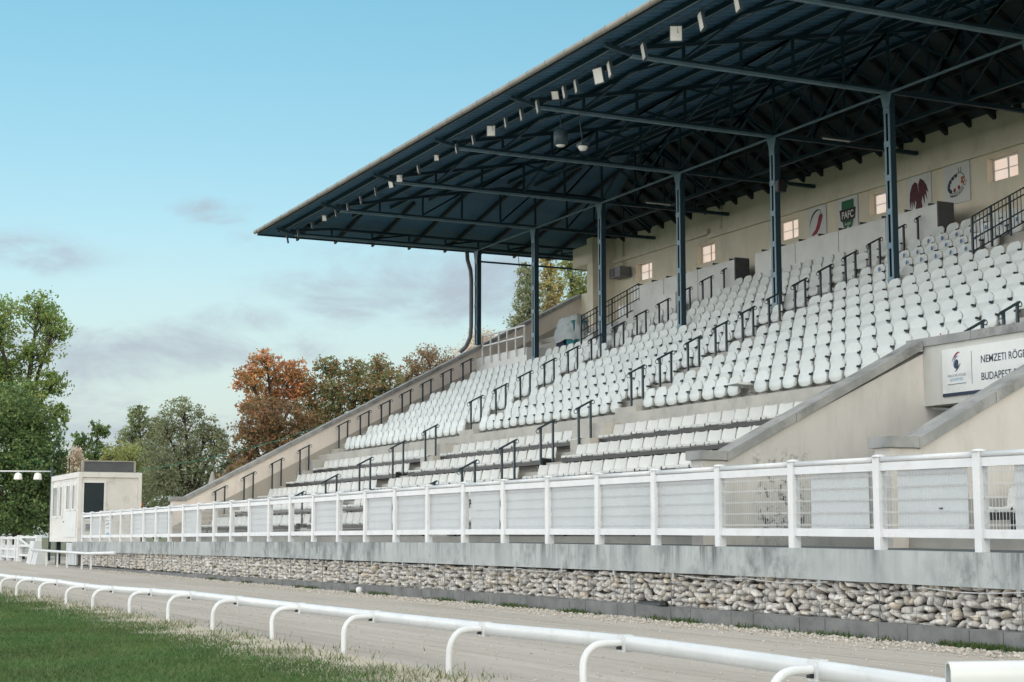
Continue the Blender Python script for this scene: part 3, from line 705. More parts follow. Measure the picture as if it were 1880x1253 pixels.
lg = mb.build('lattice_girders', 'steel', gs); pale.build('tie_beam', 'steel_pale', lg)
# columns: two flanged channels with batten plates
for k, X in enumerate(COLX):
    zb0 = 8.0 if k == 0 else TF(8) - .02
    mb = MB(); pale = MB(); y0, y1 = 23.91, 24.08
    for sx in (-1, 1): mb.box(X + sx * .088 - .014, X + sx * .088 + .014, y0 + .015, y1, zb0, CH)
    mb.box(X - .07, X + .07, y1 - .06, y1 - .03, zb0, CH)
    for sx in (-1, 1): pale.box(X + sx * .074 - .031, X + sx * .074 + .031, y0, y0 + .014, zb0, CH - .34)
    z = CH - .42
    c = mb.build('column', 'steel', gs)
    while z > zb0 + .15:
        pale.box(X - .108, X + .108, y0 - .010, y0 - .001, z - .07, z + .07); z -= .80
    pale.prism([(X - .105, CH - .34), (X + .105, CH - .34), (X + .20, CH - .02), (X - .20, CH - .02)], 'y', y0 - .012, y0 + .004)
    pale.build('flange_plates', 'steel_pale', c)
# back wall with real window openings
WIN = [-49.48, -45.4, -40.75, -36.2, -31.36, -26.6, -22.0]; W2, Z0, Z1 = .56, 10.14, 10.78
bx = sorted([-51.6, -8.0] + [w + s for w in WIN for s in (-W2, W2)])
mb = MB()
mb.box(-51.6, -8, 28.66, 28.95, 8.0, Z0); mb.box(-51.6, -8, 28.66, 28.95, Z1, 12.3)
for a, b in zip(bx[0::2], bx[1::2]): mb.box(a, b, 28.66, 28.95, Z0, Z1)
mb.box(-52.05, -51.6, 27.75, 28.95, 7.5, 11.95); mb.box(-53.1, -51.58, 27.72, 28.95, 11.0, 11.72); mb.box(-54.3, -52.05, 28.5, 28.95, 7.0, 10.2)
bw = mb.build('back_wall', 'wall', gs)
mb = MB(); mb.box(-51.6, -46.2, 28.55, 28.66, 11.02, 11.16); mb.box(-46.2, -45.1, 28.52, 28.66, 11.02, 11.2); mb.box(-45.1, -8, 28.55, 28.66, 10.88, 11.02); mb.build('moulding', 'wall', bw)
MB().tube([(-50.9, 28.62, 11.7), (-50.9, 28.62, 10.72)], .03, 8).build('wall_pipe', 'wall', bw, True)
MB().tube([(-44.4, 28.62, 12), (-44.4, 28.62, 11.1)], .022, 8).build('wall_pipe', 'wall', bw, True)
for w in WIN[:-1]:
    f = MB()
    for a, b, c, d_ in ((w - W2, w + W2, Z0, Z0 + .05), (w - W2, w + W2, Z1 - .05, Z1), (w - W2, w - W2 + .05, Z0 + .05, Z1 - .05), (w + W2 - .05, w + W2, Z0 + .05, Z1 - .05), (w - .025, w + .025, Z0 + .05, Z1 - .05)):
        f.box(a, b, 28.86, 28.91, c, d_)
    f.box(w - W2 + .05, w - .025, 28.87, 28.90, (Z0 + Z1) / 2 - .012, (Z0 + Z1) / 2 + .012); f.box(w + .025, w + W2 - .05, 28.87, 28.90, (Z0 + Z1) / 2 - .012, (Z0 + Z1) / 2 + .012)
    wf = f.build('window', 'white_panel', bw)
    MB().box(w - W2 + .05, w + W2 - .05, 28.882, 28.886, Z0 + .05, Z1 - .05).build('pane', 'pane', wf)
# parapets in front of the upper boxes with dividers behind
for a, b in ((-48.2, -41.85), (-40.72, -32.45)):
    p = MB(); p.box(a, b, 27.44, 27.5, TF(12), 9.60); nb = round((b - a) / 2.05)
    par = p.build('parapet', 'white_panel', gs)
    mb = MB()
    for i in range(1, nb): x = a + (b - a) * i / nb; mb.box(x - .006, x + .006, 27.434, 27.44, TF(12), 9.6)
    mb.build('panel_joints', 'dark_panel', par)
    for x in np.arange(a + .25, b - .2, .95): MB().box(x - .015, x + .015, 27.52, 28.25, 8.7, 9.70).build('divider', 'dark_panel', par)
    MB().box(b, b + .05, 27.44, 27.95, TF(12), 9.66).build('end_panel', 'dark_panel', par)
MB().box(-46.96, -43.3, 26.20, 26.26, 7.9, 8.72).build('low_parapet', 'white_panel', gs)
MB().box(-47.9, -46.3, 25.55, 25.7, 7.2, 7.62).build('low_wall', 'step', gs)
# commentary platform at the far end
MB().box(-53.98, -49.78, 24.2, 26.6, 6.6, 7.56).build('platform', 'white_panel', gs)
pr_ = MB(); pr_.box(-53.33, -49.80, 24.12, 24.17, 8.28, 8.33); pr_.box(-53.33, -49.80, 24.12, 24.17, 7.92, 7.97)
plr = thing('platform_railing', (-51.5, 24.14, 7.3), 'pale steel railing with six uprights on the white platform beside the end wall', 'railing')
pr_.build('rails', 'white_panel', plr)
for x in np.linspace(-53.3, -49.83, 6): MB().box(x - .025, x + .025, 24.12, 24.17, 7.30, 8.28).build('upright', 'white_panel', plr)

# end wall
WT = lambda y: 2.43 + .521 * (y - 13.6)
ew = thing('end_wall', (-54.2, 20, 0), 'raked beige end wall with stone coping and a darker painted dado closing the stand', 'wall')
MB().prism([(13.2, 0), (28.6, 0), (28.6, WT(28.6) - .1), (13.6, 2.33), (13.2, 2.33)], 'x', -54.35, -54.0).build('wall', 'wall_end', ew)
def coping(parent, x0, x1, yA, yB, zA, zf, seg=1.9):
    mb = MB(); th = .13
    mb.box(x0, x1, yA - .06, yB - .004, zA - .11, zA + .03)
    y = yB; i = 0
    while True:
        e = min(y + seg, zf[1]); za, zz = zf[0](y), zf[0](e)
        mb.prism([(y + .004, za - .11), (e - .004, zz - .11), (e - .004, zz + .03), (y + .004, za + .03)], 'x', x0 + .004 * (i % 2), x1 - .004 * ((i + 1) % 2)); i += 1
        if e >= zf[1] - 1e-6: break
        y = e
    return mb.build('coping', 'coping', parent)
coping(ew, -54.42, -53.93, 13.2, 13.6, 2.43, (WT, 28.5))

# stair opening: two raked flank walls and the balcony wall between
ST = lambda y: 2.41 + .497 * (y - 13.65)
s1 = thing('stair_wall', (-21.25, 15, 0), 'raked beige flank wall with stone coping beside the near seating block', 'wall')
MB().prism([(13.2, 0), (24, 0), (24, 3.2), (17.62, 3.2), (17.62, ST(17.42) - .1), (13.6, 2.31), (13.2, 2.31)], 'x', -21.42, -21.1).build('wall', 'wall_stair', s1)
coping(s1, -21.48, -21.04, 13.2, 13.62, 2.41, (ST, 17.42), 1.28)
s2 = thing('stair_wall', (-16.8, 15, 0), 'raked beige flank wall with stone coping in front of the lettered banner', 'wall')
ST2 = lambda y: ST(y) - .03
MB().prism([(13.2, 0), (24, 0), (24, 3.2), (17.62, 3.2), (17.62, ST2(17.42) - .1), (13.6, 2.28), (13.2, 2.28)], 'x', -16.95, -16.63).build('wall', 'wall_flank', s2)
coping(s2, -17.01, -16.57, 13.2, 13.62, 2.38, (ST2, 17.42), 1.28)
bc = thing('balcony_wall', (-19, 17.5, 3.3), 'pale balcony wall with stone coping bridging the stair opening', 'wall')
MB().box(-21.1, -16.95, 17.46, 17.74, 3.25, 4.22).build('wall', 'wall_box', bc)
mb = MB()
for a, b in ((-21.48, -19.9), (-19.9, -18.4), (-18.4, -16.57)): mb.box(a + .004, b - .004, 17.42, 17.79, 4.22, 4.36)
mb.build('coping', 'coping', bc)
# banner
BY = 17.455
bn = thing('banner', (-19, BY, 3.8), 'white banner with navy lettering and an oval emblem on the balcony wall', 'banner')
def bpt(u, v): pass
bx0, bx1, bz0, bz1 = -20.62, -17.1, 3.36, 4.12
MB().box(bx0, bx1, BY - .012, BY - .001, bz0, bz1).build('sheet', 'white_panel', bn)
MB().box(bx0, bx1, BY - .016, BY - .0125, bz0 + .0, bz0 + .055).build('stripe', 'ink', bn)
MB().box(-19.93, -19.92, BY - .016, BY - .0125, bz0 + .16, bz1 - .08).build('divider_line', 'grey_ink', bn)
yb = BY - .015
text_mb('NEMZETI RÖGBI KÖZPONT', .165, -19.72, yb, 3.83, .012, .86).build('lettering', 'ink', bn)
text_mb('BUDAPEST RUGBY', .165, -19.72, yb, 3.56, .012, .86).build('lettering', 'ink', bn)
text_mb('MAGYAR RÖGBI', .062, -20.28, yb, 3.665, .0, .95, align='CENTER').build('lettering', 'grey_ink', bn)
text_mb('SZÖVETSÉG', .062, -20.28, yb, 3.60, .0, .95, align='CENTER').build('lettering', 'cyan', bn)
MB().box(-20.5, -20.06, yb - .002, yb, 3.545, 3.556).build('lettering', 'grey_ink', bn)
mb = MB(); ring(mb, -20.28, 3.90, .10, .17, .05, -28, yb, 290, 372, 20, True); flat(ell(-20.28, 3.865, .045, .075, -15), yb + .002).build('emblem_ball', 'ink', bn); mb.build('emblem', 'ink', bn)
mb = MB(); ring(mb, -20.28, 3.90, .10, .17, .05, -28, yb, 80, 200, 20, True); mb.build('emblem', 'red', bn)
mb = MB(); ring(mb, -20.285, 3.90, .055, .10, .035, -20, yb - .002, 60, 290, 24, True); mb.build('emblem', 'blue', bn)

# posters on the back wall
PY = 28.645
def poster(x0, x1, z0, z1, label):
    t = thing('poster', ((x0 + x1) / 2, PY, z0), label, 'poster', 'club posters on the back wall')
    MB().box(x0, x1, PY - .02, PY, z0, z1).build('panel', 'white_panel', t); return t
y_ = PY - .023
p = poster(-39.66, -38.74, 9.62, 10.86, 'white poster with a red chili pepper inside a black arc')
mb = MB(); ring(mb, -39.18, 10.36, .36, .42, .07, -20, y_, 80, 215, 30, True); mb.build('emblem', 'black', p)
flat([(-39.47, 10.03), (-39.36, 10.01), (-39.2, 10.05), (-39.06, 10.2), (-38.96, 10.4), (-38.9, 10.55), (-38.94, 10.61), (-39.03, 10.62), (-39.1, 10.55), (-39.17, 10.35), (-39.27, 10.18), (-39.42, 10.08)], y_).build('emblem', 'red', p)
MB().bar((-38.98, y_, 10.61), (-39.03, y_, 10.73), .012).build('emblem', 'black', p)
text_mb('BARC', .30, -39.58, y_, 9.73, .005, 1.0).build('lettering', 'ink', p)
p = poster(-38.16, -37.24, 9.62, 10.90, 'white poster with a green shield reading PAFC')
flat([(-37.98, 10.78), (-37.42, 10.78), (-37.40, 10.3), (-37.5, 10.02), (-37.7, 9.84), (-37.9, 10.02), (-38.0, 10.3)], y_).build('shield', 'green', p)
flat([(-38.08, 10.53), (-37.32, 10.53), (-37.37, 10.2), (-37.7, 10.15), (-38.03, 10.2)], y_ - .005).build('shield_band', 'black', p)
text_mb('PAFC', .29, -37.7, y_ - .011, 10.26, .018, .82, align='CENTER').build('lettering', 'white_panel', p)
text_mb('RUGBY', .08, -37.7, y_ - .006, 10.06, .01, 1, align='CENTER').build('lettering', 'white_panel', p)
flat(ell(-37.7, 9.98, .03, .045, -30), y_ - .004).build('emblem', 'white_panel', p)
p = poster(-35.04, -34.07, 9.62, 10.89, 'white poster with a maroon winged beast')
mb = MB()
wing = [(-34.62, 10.66), (-34.72, 10.72), (-34.84, 10.64), (-34.93, 10.45), (-34.95, 10.22), (-34.92, 10.0), (-34.88, 10.24), (-34.85, 9.98), (-34.82, 10.22), (-34.76, 10.02), (-34.72, 10.22), (-34.66, 10.12), (-34.56, 10.3)]
for s in (1,):
    mb.prism(wing, 'y', y_, y_ - .004)
mb.prism([(-34.58, 10.62), (-34.50, 10.78), (-34.36, 10.70), (-34.24, 10.55), (-34.16, 10.32), (-34.26, 10.42), (-34.22, 10.15), (-34.32, 10.34), (-34.33, 10.05), (-34.42, 10.3), (-34.46, 10.1), (-34.56, 10.3)], 'y', y_, y_ - .004)
mb.prism([(-34.70, 9.98), (-34.66, 10.2), (-34.56, 10.35), (-34.46, 10.2), (-34.42, 9.95), (-34.5, 9.78), (-34.56, 9.66), (-34.66, 9.72), (-34.8, 9.84), (-34.72, 9.88)], 'y', y_ - .0045, y_ - .007)
mb.build('emblem', 'maroon', p)
p = poster(-33.53, -32.54, 9.82, 10.88, 'white poster with a black oval ball emblem and curved lettering')
mb = MB(); ring(mb, -33.06, 10.36, .36, .24, .022, 24, y_, 0, 360, 48); mb.bar((-32.96, y_, 10.6), (-32.96, y_, 10.76), .01); mb.bar((-32.86, y_, 10.6), (-32.86, y_, 10.76), .01); mb.bar((-32.96, y_, 10.66), (-32.86, y_, 10.66), .01)
for a in (75, 100, 125, 150, 178, 205): t = math.radians(a); cx_, cz_ = .30 * math.cos(t), .19 * math.sin(t); r = math.radians(24); mb.prism(ell(-33.06 + cx_ * math.cos(r) - cz_ * math.sin(r), 10.36 + cx_ * math.sin(r) + cz_ * math.cos(r), .062, .05, a - 60, 9), 'y', y_, y_ - .004)
mb.build('emblem', 'ink', p)
mb = MB()
for a in (355, 325): t = math.radians(a); cx_, cz_ = .27 * math.cos(t), .17 * math.sin(t); r = math.radians(24); mb.prism(ell(-33.06 + cx_ * math.cos(r) - cz_ * math.sin(r), 10.36 + cx_ * math.sin(r) + cz_ * math.cos(r), .065, .05, a, 9), 'y', y_, y_ - .004)
mb.build('emblem', 'orange', p)
mb = MB()
for a in (240, 280): t = math.radians(a); cx_, cz_ = .26 * math.cos(t), .16 * math.sin(t); r = math.radians(24); mb.prism(ell(-33.06 + cx_ * math.cos(r) - cz_ * math.sin(r), 10.36 + cx_ * math.sin(r) + cz_ * math.cos(r), .06, .05, a, 9), 'y', y_, y_ - .004)
mb.build('emblem', 'red', p)
mb = MB(); txt = 'NARANCSARANY R.C.'
for i, chx in enumerate(txt):
    if chx == ' ': continue
    t = math.radians(212 + 118 * i / (len(txt) - 1)); r = math.radians(24); ex, ez = .44 * math.cos(t), .33 * math.sin(t)
    X0, Z0_ = -33.06 + ex * math.cos(r) - ez * math.sin(r), 10.36 + ex * math.sin(r) + ez * math.cos(r); ang = t + r + math.pi / 2
    m_ = text_mb(chx, .10, 0, y_ - .003, 0, .02, 1, xf=lambda x, z: (X0 + x * math.cos(ang) * .8 - z * math.sin(ang), Z0_ + x * math.sin(ang) * .8 + z * math.cos(ang)))
    mb.add(m_.v, m_.f)
mb.build('lettering', 'ink', p)
# air conditioner
ac = thing('air_conditioner', (-50.8, 28.4, 10.3), 'grey boxed cooling unit with dark grille on the far end of the back wall', 'cooling unit')
MB().box(-51.1, -50.3, 28.15, 28.6, 10.36, 10.72).build('casing', 'pipe', ac); MB().box(-51.02, -50.72, 28.13, 28.15, 10.4, 10.68).build('grille', 'black', ac)
# things on the front of the near column and under the beams
sp_ = thing('loudspeaker', (-34.5, 23.95, 10), 'small dark loudspeaker on the side of the third column from the frame edge', 'loudspeaker')
MB().box(-34.46, -34.28, 23.88, 24.1, 9.95, 10.25).build('cabinet', 'black', sp_); MB().box(-34.43, -34.31, 23.86, 23.88, 9.98, 10.22).build('grille', 'dark_panel', sp_)
for i, (x, y, z) in enumerate(((-33.6, 25.2, 11.30), (-42.6, 25.2, 11.30))):
    t = thing('tube_light', (x, y, z), ('slim tube light hung under the beam between the two nearest columns', 'slim tube light hung under the beam farther along the stand')[i], 'light', 'tube lights')
    MB().box(x - .06, x + .06, y - .45, y + .45, z, z + .05).build('housing', 'lamp_body', t); MB().tube([(x, y - .42, z - .02), (x, y + .42, z - .02)], .018, 8).build('tube', 'lamp_face', t)
# flood lights under the eave
mb = MB(); mb.tube([(-54.3, 17.0, 11.62), (-9, 17.0, 11.62)], .022, 8); 
tag(mb.build('lighting_bar', 'steel'), 'long thin steel bar under the eave carrying the floodlights', 'bar')
FL = [(-54.1, 0, .30), (-52.9, 0, .30), (-51.4, 0, .26), (-50.08, 1, .24), (-49.0, 0, .3), (-47.9, 0, .3), (-46.7, 0, .3), (-45.4, 0, .3), (-44.1, 2, .3), (-43.4, 1, .27), (-42.0, 0, .3), (-40.63, 1, .22), (-39.3, 0, .3), (-38.2, 0, .3), (-37.04, 1, .33), (-36.2, 0, .3), (-35.3, 0, .33), (-34.4, 0, .36), (-33.43, 3, .27), (-33.0, 0, .34), (-32.4, 0, .36), (-31.3, 2, .42), (-30.8, 0, .40), (-29.3, 0, .40), (-27.95, 1, .38), (-27.0, 0, .42), (-25.7, 0, .42), (-24.2, 0, .42), (-22.8, 0, .42)]
for i, (x, ty, h) in enumerate(FL):
    h *= .88
    face = {0: 'aimed at the track', 1: 'turned along the stand', 2: 'swung half round on its bracket', 3: 'tipped down on its bracket'}[ty]
    t = thing('floodlight', (x, 17.0, 11.6), f'flat floodlight {face}, {ORD[i]} under the eave from far end', 'floodlight', 'floodlights under the eave')
    rot = Matrix.Rotation(math.radians({0: -19, 1: 62, 2: 16, 3: 50}[ty]), 4, 'Z') @ Matrix.Rotation(math.radians({0: 10, 1: 8, 2: 14, 3: 38}[ty]), 4, 'X')
    def bx(mb, *a):
        b = MB().box(*a); mb.add([rot @ Vector(v) + Vector((x, 17.0, 11.60 - h * .62)) for v in b.v], b.f); return mb
    w = h * .82
    bx(MB(), -w / 2, w / 2, 0, .06, -h / 2, h / 2).build('housing', 'lamp_body', t)
    bx(MB(), -w / 2 + .02, w / 2 - .02, -.008, -.001, -h / 2 + .02, h / 2 - .02).build('lamp_glass', 'lamp_face', t)
    mb = MB(); mb.bar((x - .03, 17.0, 11.62), (x - .03, 17.04, 11.6 - h * .6), .025, .008); mb.bar((x + .03, 17.0, 11.62), (x + .03, 17.04, 11.6 - h * .6), .025, .008); mb.build('bracket', 'lamp_body', t)
# hanging lamps under the second chord
t = thing('pendant_lamp', (-34.9, 18.2, 11.0), 'dark drum lamp hanging from the roof truss in mid span', 'lamp')
MB().lathe([(.10, 0), (.17, .03), (.18, .34), (.06, .42)], (-35.1, 18.0, 10.72), 14).build('lamp_shade', 'lamp_body', t, True)
MB().lathe([(.001, -.05), (.09, -.03), (.12, 0), (.02, .02)], (-35.1, 18.0, 10.72), 14).build('bulb', 'lamp_face', t, True)
MB().tube([(-35.1, 18.0, 11.1), (-35.1, 18.0, 11.9)], .012, 6).build('rod', 'lamp_body', t)
t = thing('security_camera', (-34.5, 18.3, 10.6), 'pale dome camera on a dark bracket hanging beside the drum lamp', 'camera')
MB().box(-34.66, -34.38, 18.2, 18.42, 10.60, 10.68).build('housing', 'lamp_body', t); MB().lathe([(.001, -.12), (.08, -.10), (.12, -.03), (.12, 0)], (-34.52, 18.31, 10.6), 12).build('dome', 'lamp_face', t, True)
MB().tube([(-34.52, 18.31, 10.66), (-34.62, 18.25, 11.45)], .015, 6).build('bracket', 'lamp_body', t)
# downpipe and tie at the far end
dp = MB().tube([(-53.85, 23.75, 11.6), (-53.85, 23.78, 11.15), (-53.62, 23.8, 10.75), (-53.55, 23.8, 10.4), (-53.55, 23.8, 8.7), (-53.62, 23.8, 8.3), (-53.95, 23.78, 8.0), (-54.35, 23.75, 7.85)], .075, 10)
tag(dp.build('downpipe', 'pipe', None, True), 'grey downpipe with a kinked foot beside the farthest column', 'pipe')
mb = MB(); mb.tube([(-53.39, 24.1, 11.05), (-53.39, 28.5, 11.05)], .035, 8)
for y in (25.6, 26.9): mb.tube([(-53.39, y, 11.6), (-53.39, y + .05, 10.95)], .012, 5)
tag(mb.build('tie_bar', 'steel'), 'thin dark tie bar between the farthest column and the corner pier', 'bar')
# wrapped equipment
t = thing('wrapped_equipment', (-47.9, 25.2, 7.1), 'equipment under crumpled clear plastic beside the far platform', 'equipment')
MB().box(-48.9, -47.3, 24.75, 25.5, 6.9, 7.45).build('base', 'dark_panel', t); MB().box(-48.75, -48.2, 24.8, 25.3, 7.45, 7.85).build('crate', 'navy', t); MB().box(-48.0, -47.45, 24.8, 25.3, 7.45, 8.25).build('crate', 'teal', t)
g = np.random.default_rng(5); mb = MB(); nu, nv = 26, 9; V_ = []
for v in range(nv):
    for u in range(nu):
        a = 2 * math.pi * u / nu; k = 1 - .28 * (v / (nv - 1)) ** 2; fold = 1 + .07 * math.sin(a * 5 + v * .5) + .04 * g.normal()
        V_.append((-48.1 + .82 * k * fold * math.copysign(abs(math.cos(a)) ** .6, math.cos(a)), 25.08 + .40 * k * fold * math.copysign(abs(math.sin(a)) ** .6, math.sin(a)), 7.62 + .80 * v / (nv - 1) + .03 * g.normal()))
mb.add(V_, [(v * nu + u, v * nu + (u + 1) % nu, (v + 1) * nu + (u + 1) % nu, (v + 1) * nu + u) for v in range(nv - 1) for u in range(nu)] + [tuple((nv - 1) * nu + u for u in range(nu))])
mb.build('plastic_cover', 'wrap', t, True)
# balustrades at the upper stairwells
def balustrade(X, y0, y1, z0, sl, h, label):
    t = thing('balustrade', (X, y0, z0), label, 'balustrade', 'black balustrades at the upper stairs')
    zf = lambda y: z0 + sl * (y - y0)
    mb = MB()
    for o in (0, .28, h - .16, h): mb.bar((X, y0, zf(y0) + o * .98 + .02), (X, y1, zf(y1) + o * .98 + .02), .022, .03)
    mb.build('rails', 'rail_dark', t)
    n = int((y1 - y0) / .11)
    for i in range(n + 1):
        y = y0 + (y1 - y0) * i / n; big = i % 5 == 0
        MB().bar((X, y, zf(y) - (.12 if big else 0)), (X, y, zf(y) + h), .045 if big else .014).build('newel' if big else 'spindle', 'rail_dark', t)
balustrade(-46.0, 24.3, 26.45, 7.38, .56, .78, 'black iron balustrade climbing beside the low white parapet far down the stand')
balustrade(-28.05, 24.7, 27.6, 7.44, .52, .80, 'black iron balustrade climbing towards the last window of the back wall')

# ------------------------------------------------------------------ seats
def folding_seat_meshes():
    """local: x width, y depth (back is +y), origin at the middle of the backrest top; faces -y, pan tipped up"""
    back = MB(); nx, nz = 8, 8; W = .222
    def bk(i, j, off):
        u = -1 + 2 * i / nx; v = j / nz; z = -.30 + .30 * v
        w = W * (1 - .03 * v) * (1 if v < .72 else math.sqrt(max(0, 1 - ((v - .72) / .28) ** 2 * .30)))
        zz = z - (.05 * abs(u) ** 4.5 if v > .6 else 0) * (v - .6) / .4
        y = -.02 + .035 * (1 - u * u) * .9 - .05 * (1 - v) + .012 * math.sin(v * 3)
        return (u * w, y + off, zz)
    A = [bk(i, j, -.016) for j in range(nz + 1) for i in range(nx + 1)]; B = [bk(i, j, .016) for j in range(nz + 1) for i in range(nx + 1)]
    q = lambda i, j: j * (nx + 1) + i
    back.add(A, [(q(i, j), q(i + 1, j), q(i + 1, j + 1), q(i, j + 1)) for j in range(nz) for i in range(nx)])
    back.add(B, [(q(i, j), q(i, j + 1), q(i + 1, j + 1), q(i + 1, j)) for j in range(nz) for i in range(nx)])
    edge = [q(i, 0) for i in range(nx + 1)] + [q(nx, j) for j in range(1, nz + 1)] + [q(i, nz) for i in range(nx - 1, -1, -1)] + [q(0, j) for j in range(nz - 1, 0, -1)]
    n = len(A); back.add(A + B, [(edge[k], n + edge[k], n + edge[(k + 1) % len(edge)], edge[(k + 1) % len(edge)]) for k in range(len(edge))])
    pan = MB()
    def pn(i, j, s):
        u = -1 + 2 * i / nx; v = j / nz; z = -.44 + .25 * v
        w = .208 * (1 if v > .3 else math.sqrt(1 - ((.3 - v) / .3) ** 2 * .28))
        bulge = .042 * math.sin(math.pi * min(1, .16 + v * .86)) * (1 - .5 * abs(u) ** 3)
        return (u * w, -.085 - bulge if s == 0 else -.045 + .012 * v, z + (.03 * abs(u) ** 3 if v < .3 else 0))
    A = [pn(i, j, 0) for j in range(nz + 1) for i in range(nx + 1)]; B = [pn(i, j, 1) for j in range(nz + 1) for i in range(nx + 1)]
    pan.add(A, [(q(i, j), q(i + 1, j), q(i + 1, j + 1), q(i, j + 1)) for j in range(nz) for i in range(nx)])
    pan.add(B, [(q(i, j), q(i, j + 1), q(i + 1, j + 1), q(i + 1, j)) for j in range(nz) for i in range(nx)])
    pan.add(A + B, [(edge[k], n + edge[k], n + edge[(k + 1) % len(edge)], edge[(k + 1) % len(edge)]) for k in range(len(edge))])
    arm = MB()
    arm.prism([(-.228, -.13), (-.206, -.13), (-.206, -.03), (.206, -.03), (.206, -.13), (.228, -.13), (.228, .01), (-.228, .01)], 'z', -.24, -.20)
    leg = MB(); leg.bar((0, .03, -.25), (0, .20, -.47), .05, .05); leg.bar((-.2, -.02, -.26), (.2, -.02, -.26), .03, .03); leg.bar((0, -.03, -.40), (0, .14, -.44), .04, .03)
    return back, pan, arm, leg
def down_pan():
    mb = MB(); mb.prism([(-.46, -.27), (-.44, -.225), (-.30, -.235), (-.06, -.235), (-.05, -.275), (-.30, -.285)], 'x', -.21, .21); return mb
def shell_mesh():
    """low bench shell; origin at the front edge on the seat plane"""
    prof = [(.0, -.045), (-.012, -.02), (.0, .0), (.06, .012), (.18, .0), (.30, .0), (.365, .022), (.395, .075), (.415, .16), (.43, .235), (.435, .258)]
    mb = MB(); nx = 8; n = len(prof); A = []; B = []
    for j, (y, z) in enumerate(prof):
        w = .234 if j < n - 2 else (.218 if j == n - 2 else .185)
        for i in range(nx + 1):
            u = -1 + 2 * i / nx; lift = .014 * abs(u) ** 3 if j > 1 else 0
            fy = -.03 * abs(u) ** 2.5 * (1 if j > 6 else 0)
            A.append((u * w, y + fy, z + lift)); B.append((u * w, y + fy + (.02 if j > 5 else .0), z + lift - (.018 if j <= 6 else 0)))
    q = lambda i, j: j * (nx + 1) + i
    mb.add(A, [(q(i, j), q(i + 1, j), q(i + 1, j + 1), q(i, j + 1)) for j in range(n - 1) for i in range(nx)])
    mb.add(B, [(q(i, j), q(i, j + 1), q(i + 1, j + 1), q(i + 1, j)) for j in range(n - 1) for i in range(nx)])
    e = [q(i, 0) for i in range(nx + 1)] + [q(nx, j) for j in range(1, n)] + [q(i, n - 1) for i in range(nx - 1, -1, -1)] + [q(0, j) for j in range(n - 2, 0, -1)]
    m = len(A); mb.add(A + B, [(e[k], m + e[k], m + e[(k + 1) % len(e)], e[(k + 1) % len(e)]) for k in range(len(e))])
    return mb
PIT = .495
BLK = [(-52.95, -42.82, 'block by far end wall'), (-41.76, -33.66, 'middle block'), (-32.58, -22.0, 'block by stair opening'), (-20.8, -14.0, 'block above stair opening')]
def spots(a, b):
    n = int((b - a) / PIT + .01); s = (b - a) / n; return [a + s * (i + .5) for i in range(n)]
def hidden(p):
    """is a seat top behind the near flank wall or the balcony wall as seen from the viewing side?"""
    for X, f, ya, yb2 in ((-21.1, ST, 13.2, 17.42), (-16.63, ST2, 13.2, 17.42)):
        if p[0] < X:
            t = X / p[0]; y = p[1] * t; z = EYE.z + (p[2] - EYE.z) * t
            if ya < y < yb2 and z < f(y) - .06: return True
    t = 17.46 / p[1]; x = p[0] * t; z = EYE.z + (p[2] - EYE.z) * t
    return -21.2 < x < -9 and z < 4.26
def inframe(p):
    r = Vector(p) - EYE; f = r.dot(FW); a = r.dot(RT); return 3000 * a / (f * math.cos(PITCH) + r.z * math.sin(PITCH)) < 990
tips = []      # (x,y,z,row,block,idx)
for k in range(1, 13):
    for bi, (a, b, nm) in enumerate(BLK):
        if k >= 8 and bi == 0: a = {8: -48.5, 9: -47.6, 10: -47.6}.get(k, 99)
        if k >= 9 and bi == 2: b = -28.4
        if k >= 9 and bi == 3: continue
        if k >= 11 and bi == 0: continue
        if a > b: continue
        for i, x in enumerate(spots(a, b)):
            if k in (9, 10) and bi == 0 and -46.3 < x < -44.9: continue
            p = (x, TY(k), TZ(k))
            if hidden(p) or not inframe((x, TY(k), TZ(k) - .2)): continue
            tips.append((x, TY(k), TZ(k), k, bi, i))
tips.sort(key=lambda s: (s[0] ** 2 + s[1] ** 2))
bk_, pan_, arm_, leg_ = folding_seat_meshes()
NMAX = 298
proto = None
def sticker_kind(s):
    x, y, z, k, bi, i = s
    if k == 2 and bi == 2 and abs(x + 23.15) < .26: return 'flower'
    if k in (9, 10, 11) and bi == 2 and x < -28.4 and x > -31.8: return 'blue'
    return None
PANDOWN = {(1, 2, 8)}
far = MB()
